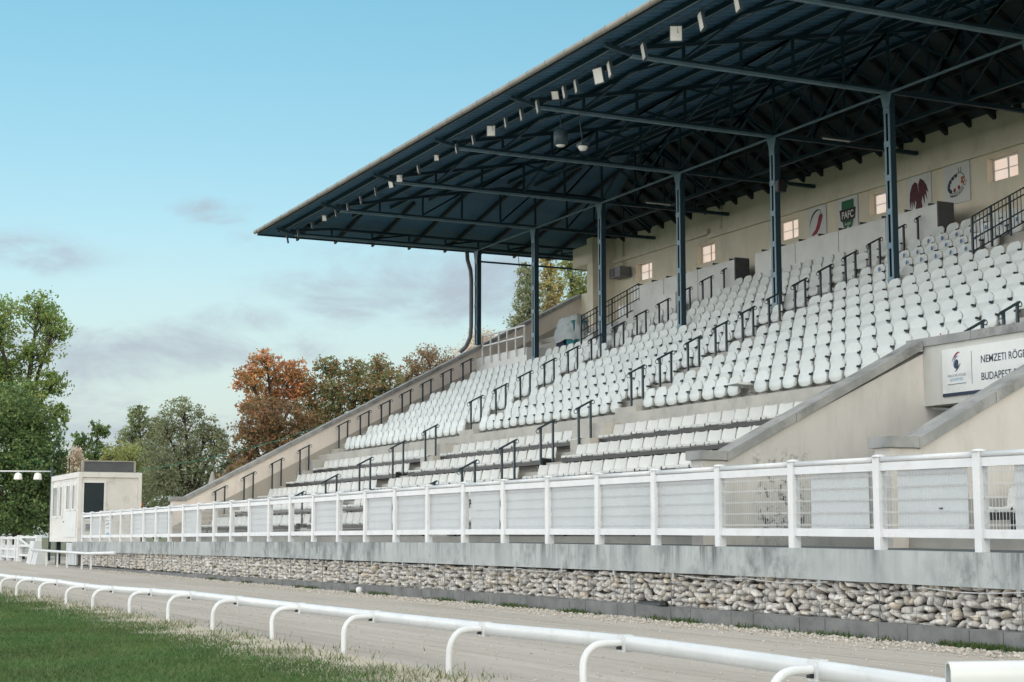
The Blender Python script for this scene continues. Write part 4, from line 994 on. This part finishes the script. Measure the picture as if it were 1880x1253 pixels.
for n_, s in enumerate(tips):
    x, y, z, k, bi, i = s
    jx, jz = .008 * math.sin(n_ * 7.3), .006 * math.sin(n_ * 3.1)
    if n_ < NMAX:
        if proto is None:
            r = thing('folding_chair', (0, 0, 0), '', 'seat', 'white folding seats of the stand')
            bk_.build('backrest', 'seat', r, True); pan_.build('seat_pan', 'seat', r, True); arm_.build('hinge', 'seat_dark', r); leg_.build('bracket', 'bracket', r)
            proto = r; r.location = (x + jx, y, z + jz)
        else: r = copy_tree(proto, (x + jx, y, z + jz))
        r.rotation_euler = (.035 * math.sin(n_ * 2.7), .02 * math.sin(n_ * 5.9), .045 * math.sin(n_ * 4.3))
        sk = sticker_kind(s)
        note = {'flower': ', red flower sticker', 'blue': ', blue sticker', None: ''}[sk]
        r['label'] = f'white folding seat{note}, {ORD[i]} from far aisle, {ORD[k - 1]} row, {BLK[bi][2]}'
        ORIG[r.name] = Vector((0, 0, 0))
        if sk == 'blue':
            c = flat(ell(.0, -.12, .032, .055, -15, 16), -.047, .003).build('sticker', 'blue', r)
        if sk == 'flower':
            mb = MB()
            for a, b in ((-.05, -.2), (.0, -.17), (.05, -.13), (.0, -.24), (.05, -.21), (-.06, -.25)): mb.prism(ell(a, b, .018, .018, 0, 8), 'y', -.052, -.056)
            mb.build('sticker', 'red', r)
        if (k, bi, i) in PANDOWN:
            for c in list(r.children):
                if c.name.startswith('seat_pan'): COL.objects.unlink(c); bpy.data.objects.remove(c)
            down_pan().build('seat_pan', 'seat', r); r['label'] = f'white folding seat with its pan folded down, {ORD[i]} from the far aisle, first folding row'
    else:
        for b in (bk_, pan_, leg_): far.add([(v[0] + x + jx, v[1] + y, v[2] + z + jz) for v in b.v], b.f)
o = far.build('distant_chairs', 'seat', None, True); kind(o, 'stuff'); tag(o, 'mass of white folding seats in the farther blocks of the stand', 'seats', 'white folding seats of the stand')
# bench rows
sh = shell_mesh(); sp0 = None
RBLK = [(-52.85, -42.75, 'block by far end wall'), (-41.85, -33.62, 'middle block'), (-32.62, -21.6, 'block by stair opening'), (-15.7, -11.5, 'block nearest the frame edge')]
for k in range(1, 6):
    for bi, (a, b, nm) in enumerate(RBLK):
        if bi == 3 and k > 2: continue
        y, z = RY(k), RZ(k); any_ = False
        for i, x in enumerate(spots(a, b)):
            if hidden((x, y + .4, z + .36)) and bi < 3: continue
            any_ = True
            if sp0 is None: sp0 = sh.build('bucket_chair', 'shell', None, True); o = sp0
            else: o = sp0.copy(); COL.objects.link(o)
            o.location = (x + .006 * math.sin(i * 5.1 + k), y + .006 * math.sin(i * 3.3 + k * 2), z + .03)
            tag(o, f'low white bench seat, {ORD[i]} from far aisle, {ORD[k - 1]} row, {nm}', 'seat', 'low white bench seats')
        if not any_: continue
        fr = MB(); fr.box(a + .02, b - .02, y + .0, y + .06, z - .115, z - .02); fr.box(a + .02, b - .02, y + .30, y + .36, z - .10, z - .02); fr.box(a + .1, a + .14, y + .05, y + .31, z - .08, z - .03); fr.box(b - .14, b - .1, y + .05, y + .31, z - .08, z - .03)
        t = thing('bench_frame', ((a + b) / 2, y, z - .42), f'dark steel frame under the {ORD[k - 1]} bench row, {nm}', 'frame', 'dark frames under the bench rows')
        fr.build('beams', 'black', t)
        x = a + .25
        mb = MB()
        up_ = [(a + .02, z - .012)]
        while x < b - .05: up_ += [(x - .02, z - .012), (x - .02, z + .008), (x + .02, z + .008), (x + .02, z - .012)]; x += PIT
        mb.prism([(a + .02, z - .0195), (b - .02, z - .0195), (b - .02, z - .012)] + up_[:0:-1] + [(a + .02, z - .012)], 'y', y - .015, y + .30)
        mb.build('clips', 'rail_dark', t)
        for x in np.linspace(a + .4, b - .4, 5): MB().box(x - .03, x + .03, y + .1, y + .15, z - .315, z - .07).build('leg', 'rail_dark', t)
# handrails in the aisles
def rail_proto():
    t = thing('handrail', (0, 0, 0), '', 'handrail', 'black handrails in the aisles')
    MB().bar((0, 0, -.25), (0, 0, .70), .045, .045).build('post', 'rail_dark', t); MB().bar((0, .31, -.05), (0, .31, .86), .045, .045).build('post', 'rail_dark', t)
    b = MB(); b.bar((0, -.07, .675), (0, .36, .895), .045, .04)
    for y, z in ((-.075, .62), (.375, .86)): b.tube([(0, y + .045 * math.cos(a), z + .045 * math.sin(a)) for a in np.linspace(0, 2 * math.pi, 11)], .009, 5)
    b.build('top_bar', 'rail_dark', t); return t
AISN = ['aisle along the far end wall', 'second aisle from the far end wall', 'third aisle from the far end wall', 'aisle above the stair opening']
hp = None
def put_rail(x, y, z, label):
    global hp
    if hp is None: hp = rail_proto(); r = hp; r.location = (x, y, z)
    else: r = copy_tree(hp, (x, y, z))
    r['label'] = label
for ai, x in enumerate((-53.5, -42.3, -33.1)):
    for i in range(-1, 4):
        if i == -1 and ai == 0: continue
        put_rail(x, 14.5 + .97 * i, 1.93 + .478 * i, f'black handrail, {ORD[i + 1]} up the bench steps, {AISN[ai]}')
    for i in range(12 if ai else 7):
        if ai == 0 and i > 6: continue
        put_rail(x, 18.8 + .777 * i, 4.24 + .402 * i - (.03 if i else 0), f'black handrail, {ORD[i]} up the folding-seat steps, {AISN[ai]}')
for i in range(0, 2): put_rail(-21.25, 18.55 + .777 * i, 3.87 + .36 * i, f'black handrail, {ORD[i]} up the steps, {AISN[3]}')
# litter and bits along the track edge
t = thing('drain_pipe', (-20.2, 12.0, .1), 'short black plastic pipe poking out of the gabion stones above the kerb', 'pipe')
MB().tube([(-20.75, 11.90, .17), (-20.4, 11.84, .19), (-20.0, 11.80, .19), (-19.75, 11.72, .21)], .055, 10).build('pipe', 'black', t, True)
b = MB().lathe([(.035, 0), (.06, .03), (.065, .09), (.045, .13), (.001, .14)], (-31.4, 11.5, 0), 12).build('plastic_cup', 'fence', None, True); tag(b, 'pale crushed plastic cup lying at the foot of the kerb', 'cup')

# ------------------------------------------------------------------ container office and the far left corner
ct = thing('office_container', (-67.3, 13.2, .9), 'white office container with large dark window at the far end of the fence', 'container')
X0, X1, Y0, Y1, Z0c, Z1c = -70.25, -64.25, 12.02, 14.46, .93, 3.62
cb = MB(); cb.box(X0 + .08, X1 - .08, Y0 + .06, Y1 - .06, Z0c + .12, Z1c - .12)
i = 0
for y in np.arange(Y0 + 1.15, Y1 - .2, .09): cb.box(X1 - .08, X1 - .066, y, y + .05, Z0c + .2, Z1c - .3)
M['cont'] = pm('cream_container_steel', (.66, .64, .615), (.60, .58, .555), 1.2, rough=.5, dirt=(.35, .3, .25), dscale=2)
body = cb.build('body', 'cont', ct)
fr = MB()
for x in (X0, X1 - .14):
    for y in (Y0, Y1 - .14): fr.box(x, x + .14, y, y + .14, Z0c, Z1c)
for zz, hh in ((Z0c, .16), (Z1c - .2, .2)):
    fr.box(X0 + .14, X1 - .14, Y0, Y0 + .1, zz, zz + hh); fr.box(X0 + .14, X1 - .14, Y1 - .1, Y1, zz, zz + hh); fr.box(X1 - .1, X1, Y0 + .14, Y1 - .14, zz, zz + hh); fr.box(X0, X0 + .1, Y0 + .14, Y1 - .14, zz, zz + hh)
fr.build('corner_frame', 'cont', ct)
MB().box(X0 + .02, X1 - .02, Y0 + .02, Y1 - .02, Z1c - .015, Z1c + .02).build('roof', 'pipe', ct)
def cwin(parent, x0, x1, y0, y1, z0, z1, face):
    f = MB(); w = .07
    if face == 'x':
        for a, b, c, d_ in ((y0, y1, z0, z0 + w), (y0, y1, z1 - w, z1), (y0, y0 + w, z0 + w, z1 - w), (y1 - w, y1, z0 + w, z1 - w)): f.box(x0, x0 + .06, a, b, c, d_)
        g_ = MB().box(x0 + .01, x0 + .03, y0 + w, y1 - w, z0 + w, z1 - w)
    else:
        for a, b, c, d_ in ((x0, x1, z0, z0 + w), (x0, x1, z1 - w, z1), (x0, x0 + w, z0 + w, z1 - w), (x1 - w, x1, z0 + w, z1 - w)): f.box(a, b, y0 - .05, y0, c, d_)
        g_ = MB().box(x0 + w, x1 - w, y0 - .03, y0 - .01, z0 + w, z1 - w)
    o = f.build('window', 'white_panel', parent); g_.build('pane', 'glass', o)
cwin(ct, X1 - .075, 0, Y0 + .15, Y0 + 1.06, 1.75, 3.28, 'x')
for a, b, z0 in ((-69.9, -68.75, 1.9), (-68.3, -67.7, 1.9), (-66.9, -66.0, 2.15), (-65.6, -64.95, 2.15)): cwin(ct, a, b, Y0 + .06, 0, z0, 3.2, 'y')
dr = MB().box(-67.4, -64.75, Y0 + .02, Y0 + .058, 1.12, 2.12).build('door', 'white_panel', ct); MB().box(-67.3, -67.2, Y0 - .01, Y0 + .02, 1.7, 1.76).build('handle', 'pipe', dr)
MB().box(X1 - .07, X1 - .05, Y0 + .32, Y0 + .55, 1.36, 1.62).build('vent', 'pipe', ct)
MB().box(X1 - .62, X1 - .1, Y0 + .3, Y0 + 1.0, .35, .93).build('support_post', 'wall_end', ct)
for x in (-69.9, -67.2): MB().box(x, x + .18, Y0 + .2, Y0 + .38, 0, Z0c).build('support_post', 'rail_dark', ct)
for i, x in enumerate(np.arange(-66.3, -64.3, .36)): MB().box(x, x + .34, 12.0 + .01 * (i % 2), 12.05, .05, .90).build('skirt_board', 'board', ct)
sb = thing('scoreboard', (-64.6, 13.2, 3.65), 'long black display panel in a weathered frame on the container roof', 'scoreboard')
MB().box(-64.72, -64.62, 12.28, 14.2, 3.66, 4.04).build('screen', 'dark_panel', sb)
mb = MB(); mb.box(-64.74, -64.58, 12.20, 14.28, 4.04, 4.09); mb.box(-64.74, -64.58, 12.20, 12.28, 3.64, 4.04); mb.box(-64.74, -64.58, 14.2, 14.28, 3.64, 4.04); mb.build('frame', 'gutter', sb)
# lamp bar with three lamps, flag poles
lb = thing('lamp_bar', (-80.5, 12.6, 0), 'horizontal white bar with three white lamps left of the container', 'lamp bar')
q0, q1 = Vector((-80.9, 10.6, 4.22)), Vector((-80.0, 13.7, 4.22))
MB().tube([q0, q1], .034, 8).build('bar', 'fence', lb, True); MB().tube([(q1.x, q1.y, 0), (q1.x, q1.y, 4.4)], .06, 8).build('post', 'lamp_body', lb, True)
for t_ in (.20, .52, .80):
    p = q0.lerp(q1, t_ ); MB().lathe([(.20, -.34), (.21, -.30), (.16, -.06), (.05, 0)], (p.x, p.y, p.z - .06), 12).build('lamp_shade', 'lamp_face', lb, True)
fp = thing('flag_pole', (-86, 15.2, 0), 'blue and white flag drooping on a thin pole above the container', 'flag')
MB().tube([(-86.2, 15.1, 0), (-86.2, 15.1, 6.0)], .04, 6).build('pole', 'lamp_body', fp); 
fl = MB(); fl.add([(-86.2, 15.1, 5.9), (-86.3, 14.4, 5.1), (-86.25, 14.15, 4.55), (-86.15, 14.5, 5.0)], [(0, 1, 2, 3)]); fl.build('flag', 'cyan', fp)
fl = MB(); fl.add([(-86.2, 15.1, 5.75), (-86.16, 14.5, 5.05), (-86.13, 14.3, 4.65), (-86.14, 14.7, 5.2)], [(0, 1, 2, 3)]); fl.build('flag_stripe', 'fence', fp)
tag(MB().tube([(-86.6, 15.7, 0), (-86.6, 15.7, 5.2)], .035, 6).build('pole', 'lamp_body'), 'bare thin dark pole beside the flag above the container', 'pole')
# far gate and fence
gt = thing('gate', (-75.5, 12, 0), 'white wooden gate with diagonal brace and wire mesh left of the container', 'gate')
for x in (-78.1, -73.0): MB().box(x, x + .28, 11.9, 12.12, 0, 1.2).build('gate_post', 'fence', gt)
mb = MB()
for z in (1.06, .68, .26): mb.box(-77.8, -73.02, 11.97, 12.05, z, z + .1)
mb.bar((-77.7, 11.95, 1.05), (-74.9, 11.95, .72), .03, .1); mb.build('frame', 'fence', gt)
mb = MB()
for x in np.arange(-77.7, -73.1, .16): mb.bar((x, 12.06, .36), (x, 12.06, 1.06), .012)
for z in np.arange(.42, 1.05, .12): mb.bar((-77.8, 12.06, z), (-73.05, 12.06, z), .012)
mb.build('mesh_panel', 'wire', gt)
ff = thing('fence', (-84, 12, 0), 'white boarded fence running on from the gate post beyond the track', 'fence')
for x in np.arange(-92, -78.4, 2.2): MB().box(x, x + .2, 11.9, 12.1, 0, 1.15).build('post', 'fence', ff)
mb = MB(); mb.box(-92, -78.2, 11.95, 12.03, 1.02, 1.12); mb.box(-92, -78.2, 11.95, 12.03, .5, .6); mb.box(-92, -78.2, 11.95, 12.03, .14, .24); mb.build('rail', 'fence', ff)
mb = MB(); mb.box(-84.6, -83.4, 11.99, 12.03, .25, .62); mb.box(-82.4, -79.0, 11.99, 12.03, .25, .75); mb.build('panel', 'board', ff)
for i, (x, y, h, lab) in enumerate(((-72.0, 11.75, .95, 'tall white plastic barrier block between the gate and the container'), (-69.9, 11.6, .62, 'short pale blue barrier block under the container edge'))):
    mb = MB(); mb.prism([(y - .28, 0), (y + .28, 0), (y + .2, h * .5), (y + .14, h), (y - .14, h), (y - .2, h * .5)], 'x', x - .55, x + .55); tag(mb.build('barrier', 'board'), lab, 'barrier')
srl = thing('short_rail', (-60, 11.3, 0), 'short white rail on thin posts in front of the far end of the gabion wall', 'rail')
mb = MB(); pp = [(-71, 11.35, .60), (-66, 11.2, .585), (-61.5, 11.15, .57), (-57.5, 11.15, .56), (-53.4, 11.2, .615)]
mb.tube(pp, .05, 8); mb.build('rail', 'fence', srl, True)
for x, z in ((-70, .6), (-66, .58), (-63.6, .57), (-61.6, .57), (-58.8, .56), (-57.2, .56)): MB().bar((x, 11.2, 0), (x, 11.2, z), .055).build('post', 'fence', srl)
um = thing('folded_parasol', (-61, 16.4, 0), 'small pale folded parasol behind the foot of the end wall', 'parasol')
MB().lathe([(.22, 2.9), (.16, 3.15), (.05, 3.55), (.01, 3.6)], (-61, 16.4, 0), 10).build('canopy', 'gutter', um, True); MB().tube([(-61, 16.4, 0), (-61, 16.4, 2.95)], .025, 6).build('pole', 'gutter', um)
mb = MB(); A, B = Vector((-64.4, 14.3, 3.7)), Vector((-54.3, 22.5, 6.75))
mb.tube([A.lerp(B, t) - Vector((0, 0, .5 * math.sin(math.pi * t))) for t in np.linspace(0, 1, 14)], .012, 5); tag(mb.build('cord', 'cable_green'), 'thin green cord strung from the container up to the end wall', 'cord')
for i, (a, b) in enumerate((((-95, 52, 13.4), (-70, 38, 15.2)), ((-95, 52.8, 12.7), (-70, 38.5, 14.2)))):
    A, B = Vector(a), Vector(b); mb = MB(); mb.tube([A.lerp(B, t) - Vector((0, 0, .3 * math.sin(math.pi * t))) for t in np.linspace(0, 1, 10)], .02, 4)
    tag(mb.build('power_line', 'cable'), ('upper', 'lower')[i] + ' of two thin power lines behind the end wall', 'cable')

# ------------------------------------------------------------------ trees
def spot(lat_px, D): return EYE + FW * D + RT * ((lat_px - 940) / 3000 * D)
def tree(name, label, u0, D, blobs, nleaf, leaf, mat, bark='bark', trunk=.25, seed=1, clump=.23, cat='tree', group=None, shell=.42, limbs=True):
    """blobs: crown lobes (side offset, height, half width, half height) in 1/3000 of the distance; every lobe gets its own depth"""
    g = np.random.default_rng(seed); base = spot(u0, D); base.z = 0; s = D / 3000
    t = thing(name, tuple(base), label, cat, group)
    side = np.array(RT); dep = np.array(FW); B = []
    for (u, v, ru, rv) in blobs:
        c = np.array(base) + side * (u - u0) * s + dep * g.normal(0, ru * s * .55); c[2] = 1.15 + (985 - v) * s
        B.append((c, ru * s, rv * s))
    wts = np.array([b[1] * b[2] for b in B]) ** .9; wts /= wts.sum()
    V = []; cl_pts = []
    for (c, ru, rv), w in zip(B, wts):
        n = int(nleaf * w); n = int(n * 1.1); m = max(6, int(n / 22))
        dr_ = g.normal(size=(m, 3)); dr_ /= np.linalg.norm(dr_, axis=1)[:, None]; rad = g.random(m) ** (shell) * .95 + .08 * g.normal(size=m)
        cc = c + (dr_[:, :1] * ru * side + dr_[:, 1:2] * ru * dep + np.outer(dr_[:, 2] * rv, [0, 0, 1])) * rad[:, None]
        cl_pts.append((c, cc))
        sz = clump * min(ru, rv) * (.5 + .9 * g.random(m))
        idx = g.integers(0, m, n); P = cc[idx] + g.normal(size=(n, 3)) * (sz[idx] * np.array([[1], [1], [.7]])).T * .75
        V.append(P)
    P = np.concatenate(V); P = P[P[:, 2] > .1]; n = len(P)
    a = g.normal(size=(n, 3)); a /= np.linalg.norm(a, axis=1)[:, None]; b = np.cross(a, g.normal(size=(n, 3))); b /= np.linalg.norm(b, axis=1)[:, None]
    L_ = leaf * .82 * (.6 + .8 * g.random((n, 1))); a = a * L_; b = b * L_ * .55
    VV = np.stack([P - a, P + b * .9 - a * .1, P + a, P - b * .9 - a * .1], 1).reshape(-1, 3)
    mesh_np('crown', VV, np.arange(4 * n).reshape(-1, 4), mat, t)
    mb = MB(); topz = max(b[0][2] for b in B); forkz = max(.8, min(b[0][2] - b[2] for b in B) * .5 + .25 * topz)
    bx_, by_ = base.x, base.y
    top_c = np.mean([b[0] for b in B], axis=0)
    fork = Vector((bx_ + (top_c[0] - bx_) * .3, by_ + (top_c[1] - by_) * .3, forkz))
    mb.tube([(bx_, by_, -.1), (bx_ + .1, by_, forkz * .5), fork], [trunk * 1.25, trunk, trunk * .8], 8)
    if limbs:
        for (c, cc), (bc, ru, rv) in zip(cl_pts, B):
            c = Vector(c); mid = fork.lerp(c, .55) + Vector((0, 0, .06 * (c - fork).length))
            mb.tube([fork, mid, c], [trunk * .55, trunk * .32, trunk * .16], 6, False)
            for q in cc[:: max(1, len(cc) // 14)]:
                q = Vector(q); st_ = mid.lerp(c, .3 + .7 * g.random()); mb.tube([st_, st_.lerp(q, .5) + Vector((0, 0, .05)), q], [trunk * .13, trunk * .08, trunk * .03], 4, False)
    mb.build('trunk', bark, t, True); return t
leafmat('leaf_green', [(0.103, 0.194, 0.05), (0.162, 0.27, 0.075), (0.251, 0.348, 0.095), (0.353, 0.4, 0.113), (0.147, 0.231, 0.075)])
leafmat('leaf_dark', [(0.052, 0.11, 0.043), (0.086, 0.167, 0.059), (0.144, 0.232, 0.076), (0.216, 0.294, 0.095), (0.081, 0.135, 0.052)])
leafmat('leaf_olive', [(0.138, 0.2, 0.088), (0.213, 0.275, 0.125), (0.3, 0.338, 0.163), (0.175, 0.213, 0.112), (0.375, 0.375, 0.188)])
leafmat('leaf_grey', [(0.144, 0.193, 0.105), (0.218, 0.263, 0.145), (0.289, 0.317, 0.184), (0.375, 0.373, 0.224), (0.174, 0.208, 0.119)])
leafmat('leaf_orange', [(0.377, 0.172, 0.075), (0.602, 0.27, 0.101), (0.752, 0.392, 0.151), (0.489, 0.245, 0.114), (0.263, 0.184, 0.087), (0.188, 0.208, 0.087)])
leafmat('leaf_rust', [(0.248, 0.157, 0.075), (0.361, 0.195, 0.088), (0.193, 0.157, 0.075), (0.136, 0.157, 0.075), (0.451, 0.209, 0.1)])
leafmat('leaf_mixed', [(0.119, 0.177, 0.071), (0.177, 0.214, 0.084), (0.237, 0.237, 0.106), (0.143, 0.203, 0.084), (0.333, 0.203, 0.095), (0.522, 0.214, 0.106)])
leafmat('leaf_sparse', [(0.34, 0.24, 0.14), (0.44, 0.3, 0.18), (0.26, 0.2, 0.12), (0.22, 0.21, 0.11)])
leafmat('leaf_yellow', [(0.488, 0.394, 0.16), (0.619, 0.506, 0.225), (0.413, 0.356, 0.15), (0.3, 0.3, 0.131), (0.712, 0.562, 0.263)])
leafmat('leaf_lime', [(0.255, 0.297, 0.095), (0.361, 0.383, 0.128), (0.213, 0.276, 0.095), (0.446, 0.425, 0.16)])
leafmat('leaf_pale', [(0.656, 0.531, 0.423), (0.781, 0.656, 0.531), (0.531, 0.438, 0.329), (0.438, 0.375, 0.235)])
tree('broadleaf_tree', 'tall green broadleaf tree with open ragged top at the far left edge', 40, 92, [(50, 562, 38, 38), (5, 600, 55, 50), (88, 605, 34, 34), (60, 648, 48, 26), (-45, 640, 60, 80), (98, 705, 30, 30), (58, 735, 46, 36), (8, 690, 50, 36), (108, 765, 20, 26), (-20, 760, 60, 50)], 21000, .115, 'leaf_green', trunk=.34, seed=3)
tree('broadleaf_tree', 'dense dark green tree filling the left edge above the white gate', 40, 84, [(20, 770, 66, 58), (72, 800, 46, 52), (92, 870, 36, 62), (25, 880, 80, 70), (-40, 850, 60, 100), (100, 935, 30, 50), (50, 945, 70, 45), (-10, 950, 60, 45), (60, 850, 50, 50)], 27000, .125, 'leaf_dark', trunk=.3, seed=4)
tree('broadleaf_tree', 'small dark tree with two open heads behind the container', 170, 128, [(185, 790, 22, 20), (150, 810, 18, 16), (170, 830, 34, 24), (160, 860, 40, 24)], 3600, .15, 'leaf_dark', trunk=.16, seed=5)
tree('broadleaf_tree', 'rounded yellow-green tree rising behind the scoreboard', 222, 104, [(222, 835, 38, 28), (200, 850, 26, 20), (248, 848, 24, 28), (225, 875, 50, 30), (250, 900, 40, 50)], 9000, .12, 'leaf_lime', trunk=.18, seed=6)
tree('broadleaf_tree', 'pale olive tree with thin top between container and big grey-green tree', 262, 116, [(255, 765, 22, 20), (285, 790, 30, 26), (240, 800, 24, 22), (280, 840, 40, 36), (290, 880, 40, 46)], 9000, .125, 'leaf_olive', trunk=.2, seed=7)
tree('broadleaf_tree', 'big spreading grey-green tree behind the foot of the end wall', 352, 100, [(345, 760, 42, 28), (310, 790, 36, 32), (385, 790, 36, 28), (350, 825, 66, 42), (410, 815, 30, 26), (330, 875, 62, 46), (395, 865, 46, 40), (300, 900, 50, 50), (360, 915, 60, 40), (290, 850, 40, 46), (425, 850, 22, 30)], 17500, .105, 'leaf_grey', trunk=.28, seed=8)
tree('maple_tree', 'orange autumn tree standing above the end wall', 505, 94, [(490, 672, 36, 26), (530, 690, 40, 30), (460, 700, 34, 28), (555, 715, 26, 28), (500, 725, 56, 34), (455, 745, 24, 22)], 8200, .115, 'leaf_orange', trunk=.26, seed=9)
tree('maple_tree', 'rust brown lower tree under the orange crown beside the end wall', 490, 92, [(500, 765, 60, 34), (465, 800, 36, 40), (520, 805, 46, 40), (455, 840, 36, 30), (560, 780, 34, 34), (480, 860, 50, 30)], 9000, .115, 'leaf_rust', trunk=.22, seed=10)
tree('maple_tree', 'green and red tinged tree behind the middle of the end wall', 640, 95, [(600, 675, 30, 24), (650, 680, 34, 26), (700, 676, 34, 26), (600, 715, 44, 32), (655, 720, 52, 36), (710, 710, 36, 32), (570, 760, 40, 34), (620, 765, 54, 40), (680, 750, 44, 36)], 13000, .11, 'leaf_mixed', trunk=.28, seed=11)
tree('broadleaf_tree', 'thin brownish tree with bare twigs near the downpipe', 790, 100, [(790, 655, 36, 24), (760, 672, 26, 20), (825, 670, 24, 20), (780, 695, 46, 26), (740, 700, 24, 20)], 4200, .10, 'leaf_sparse', trunk=.2, seed=12, clump=.38)
tree('broadleaf_tree', 'pale bare-looking tree behind the farthest column', 880, 128, [(880, 620, 30, 20), (900, 640, 30, 22), (860, 650, 30, 20)], 2600, .12, 'leaf_pale', 'bark_pale', trunk=.16, seed=13, clump=.4)
tree('poplar_tree', 'tall dark green poplar behind the farthest columns', 968, 92, [(968, 505, 20, 30), (975, 545, 26, 34), (960, 590, 28, 40), (975, 640, 26, 40), (950, 620, 20, 30)], 6500, .11, 'leaf_grey', trunk=.2, seed=14)
tree('poplar_tree', 'tall yellow poplar between the two far columns', 1008, 94, [(1005, 480, 18, 34), (1012, 530, 22, 44), (1005, 590, 24, 50), (1015, 640, 20, 40)], 6500, .11, 'leaf_yellow', 'bark_pale', trunk=.18, seed=15)
tree('poplar_tree', 'yellow-green poplar beside the corner pier of the stand', 1055, 96, [(1050, 490, 26, 40), (1065, 540, 24, 40), (1045, 580, 30, 40), (1060, 630, 30, 40), (1090, 520, 26, 50)], 7500, .11, 'leaf_lime', trunk=.2, seed=16)
tree('shrub', 'pale washed-out shrub between the dark tree and the container roof', 138, 122, [(136, 846, 24, 24), (124, 878, 20, 26), (152, 880, 22, 30)], 4200, .12, 'leaf_pale', 'bark_pale', trunk=.05, seed=17, cat='shrub', limbs=False)
tree('shrub', 'small bright red shrub at the right corner of the container', 256, 76, [(254, 925, 9, 12), (262, 935, 10, 8)], 700, .08, 'leaf_orange', trunk=.05, seed=18, cat='shrub', limbs=False)
tree('shrub', 'dark brown shrub at the foot of the end wall below the rust tree', 440, 80, [(440, 868, 34, 22), (420, 890, 34, 24), (470, 880, 30, 26)], 2600, .10, 'leaf_rust', trunk=.1, seed=19, cat='shrub')
tree('hedge', 'long dark hedge closing the ground behind container and end wall', 300, 104, [(60 + 55 * i, 945 + 8 * math.sin(i * 2), 45, 40) for i in range(0, 8)], 9000, .13, 'leaf_dark', trunk=.1, seed=20, cat='hedge', limbs=False)
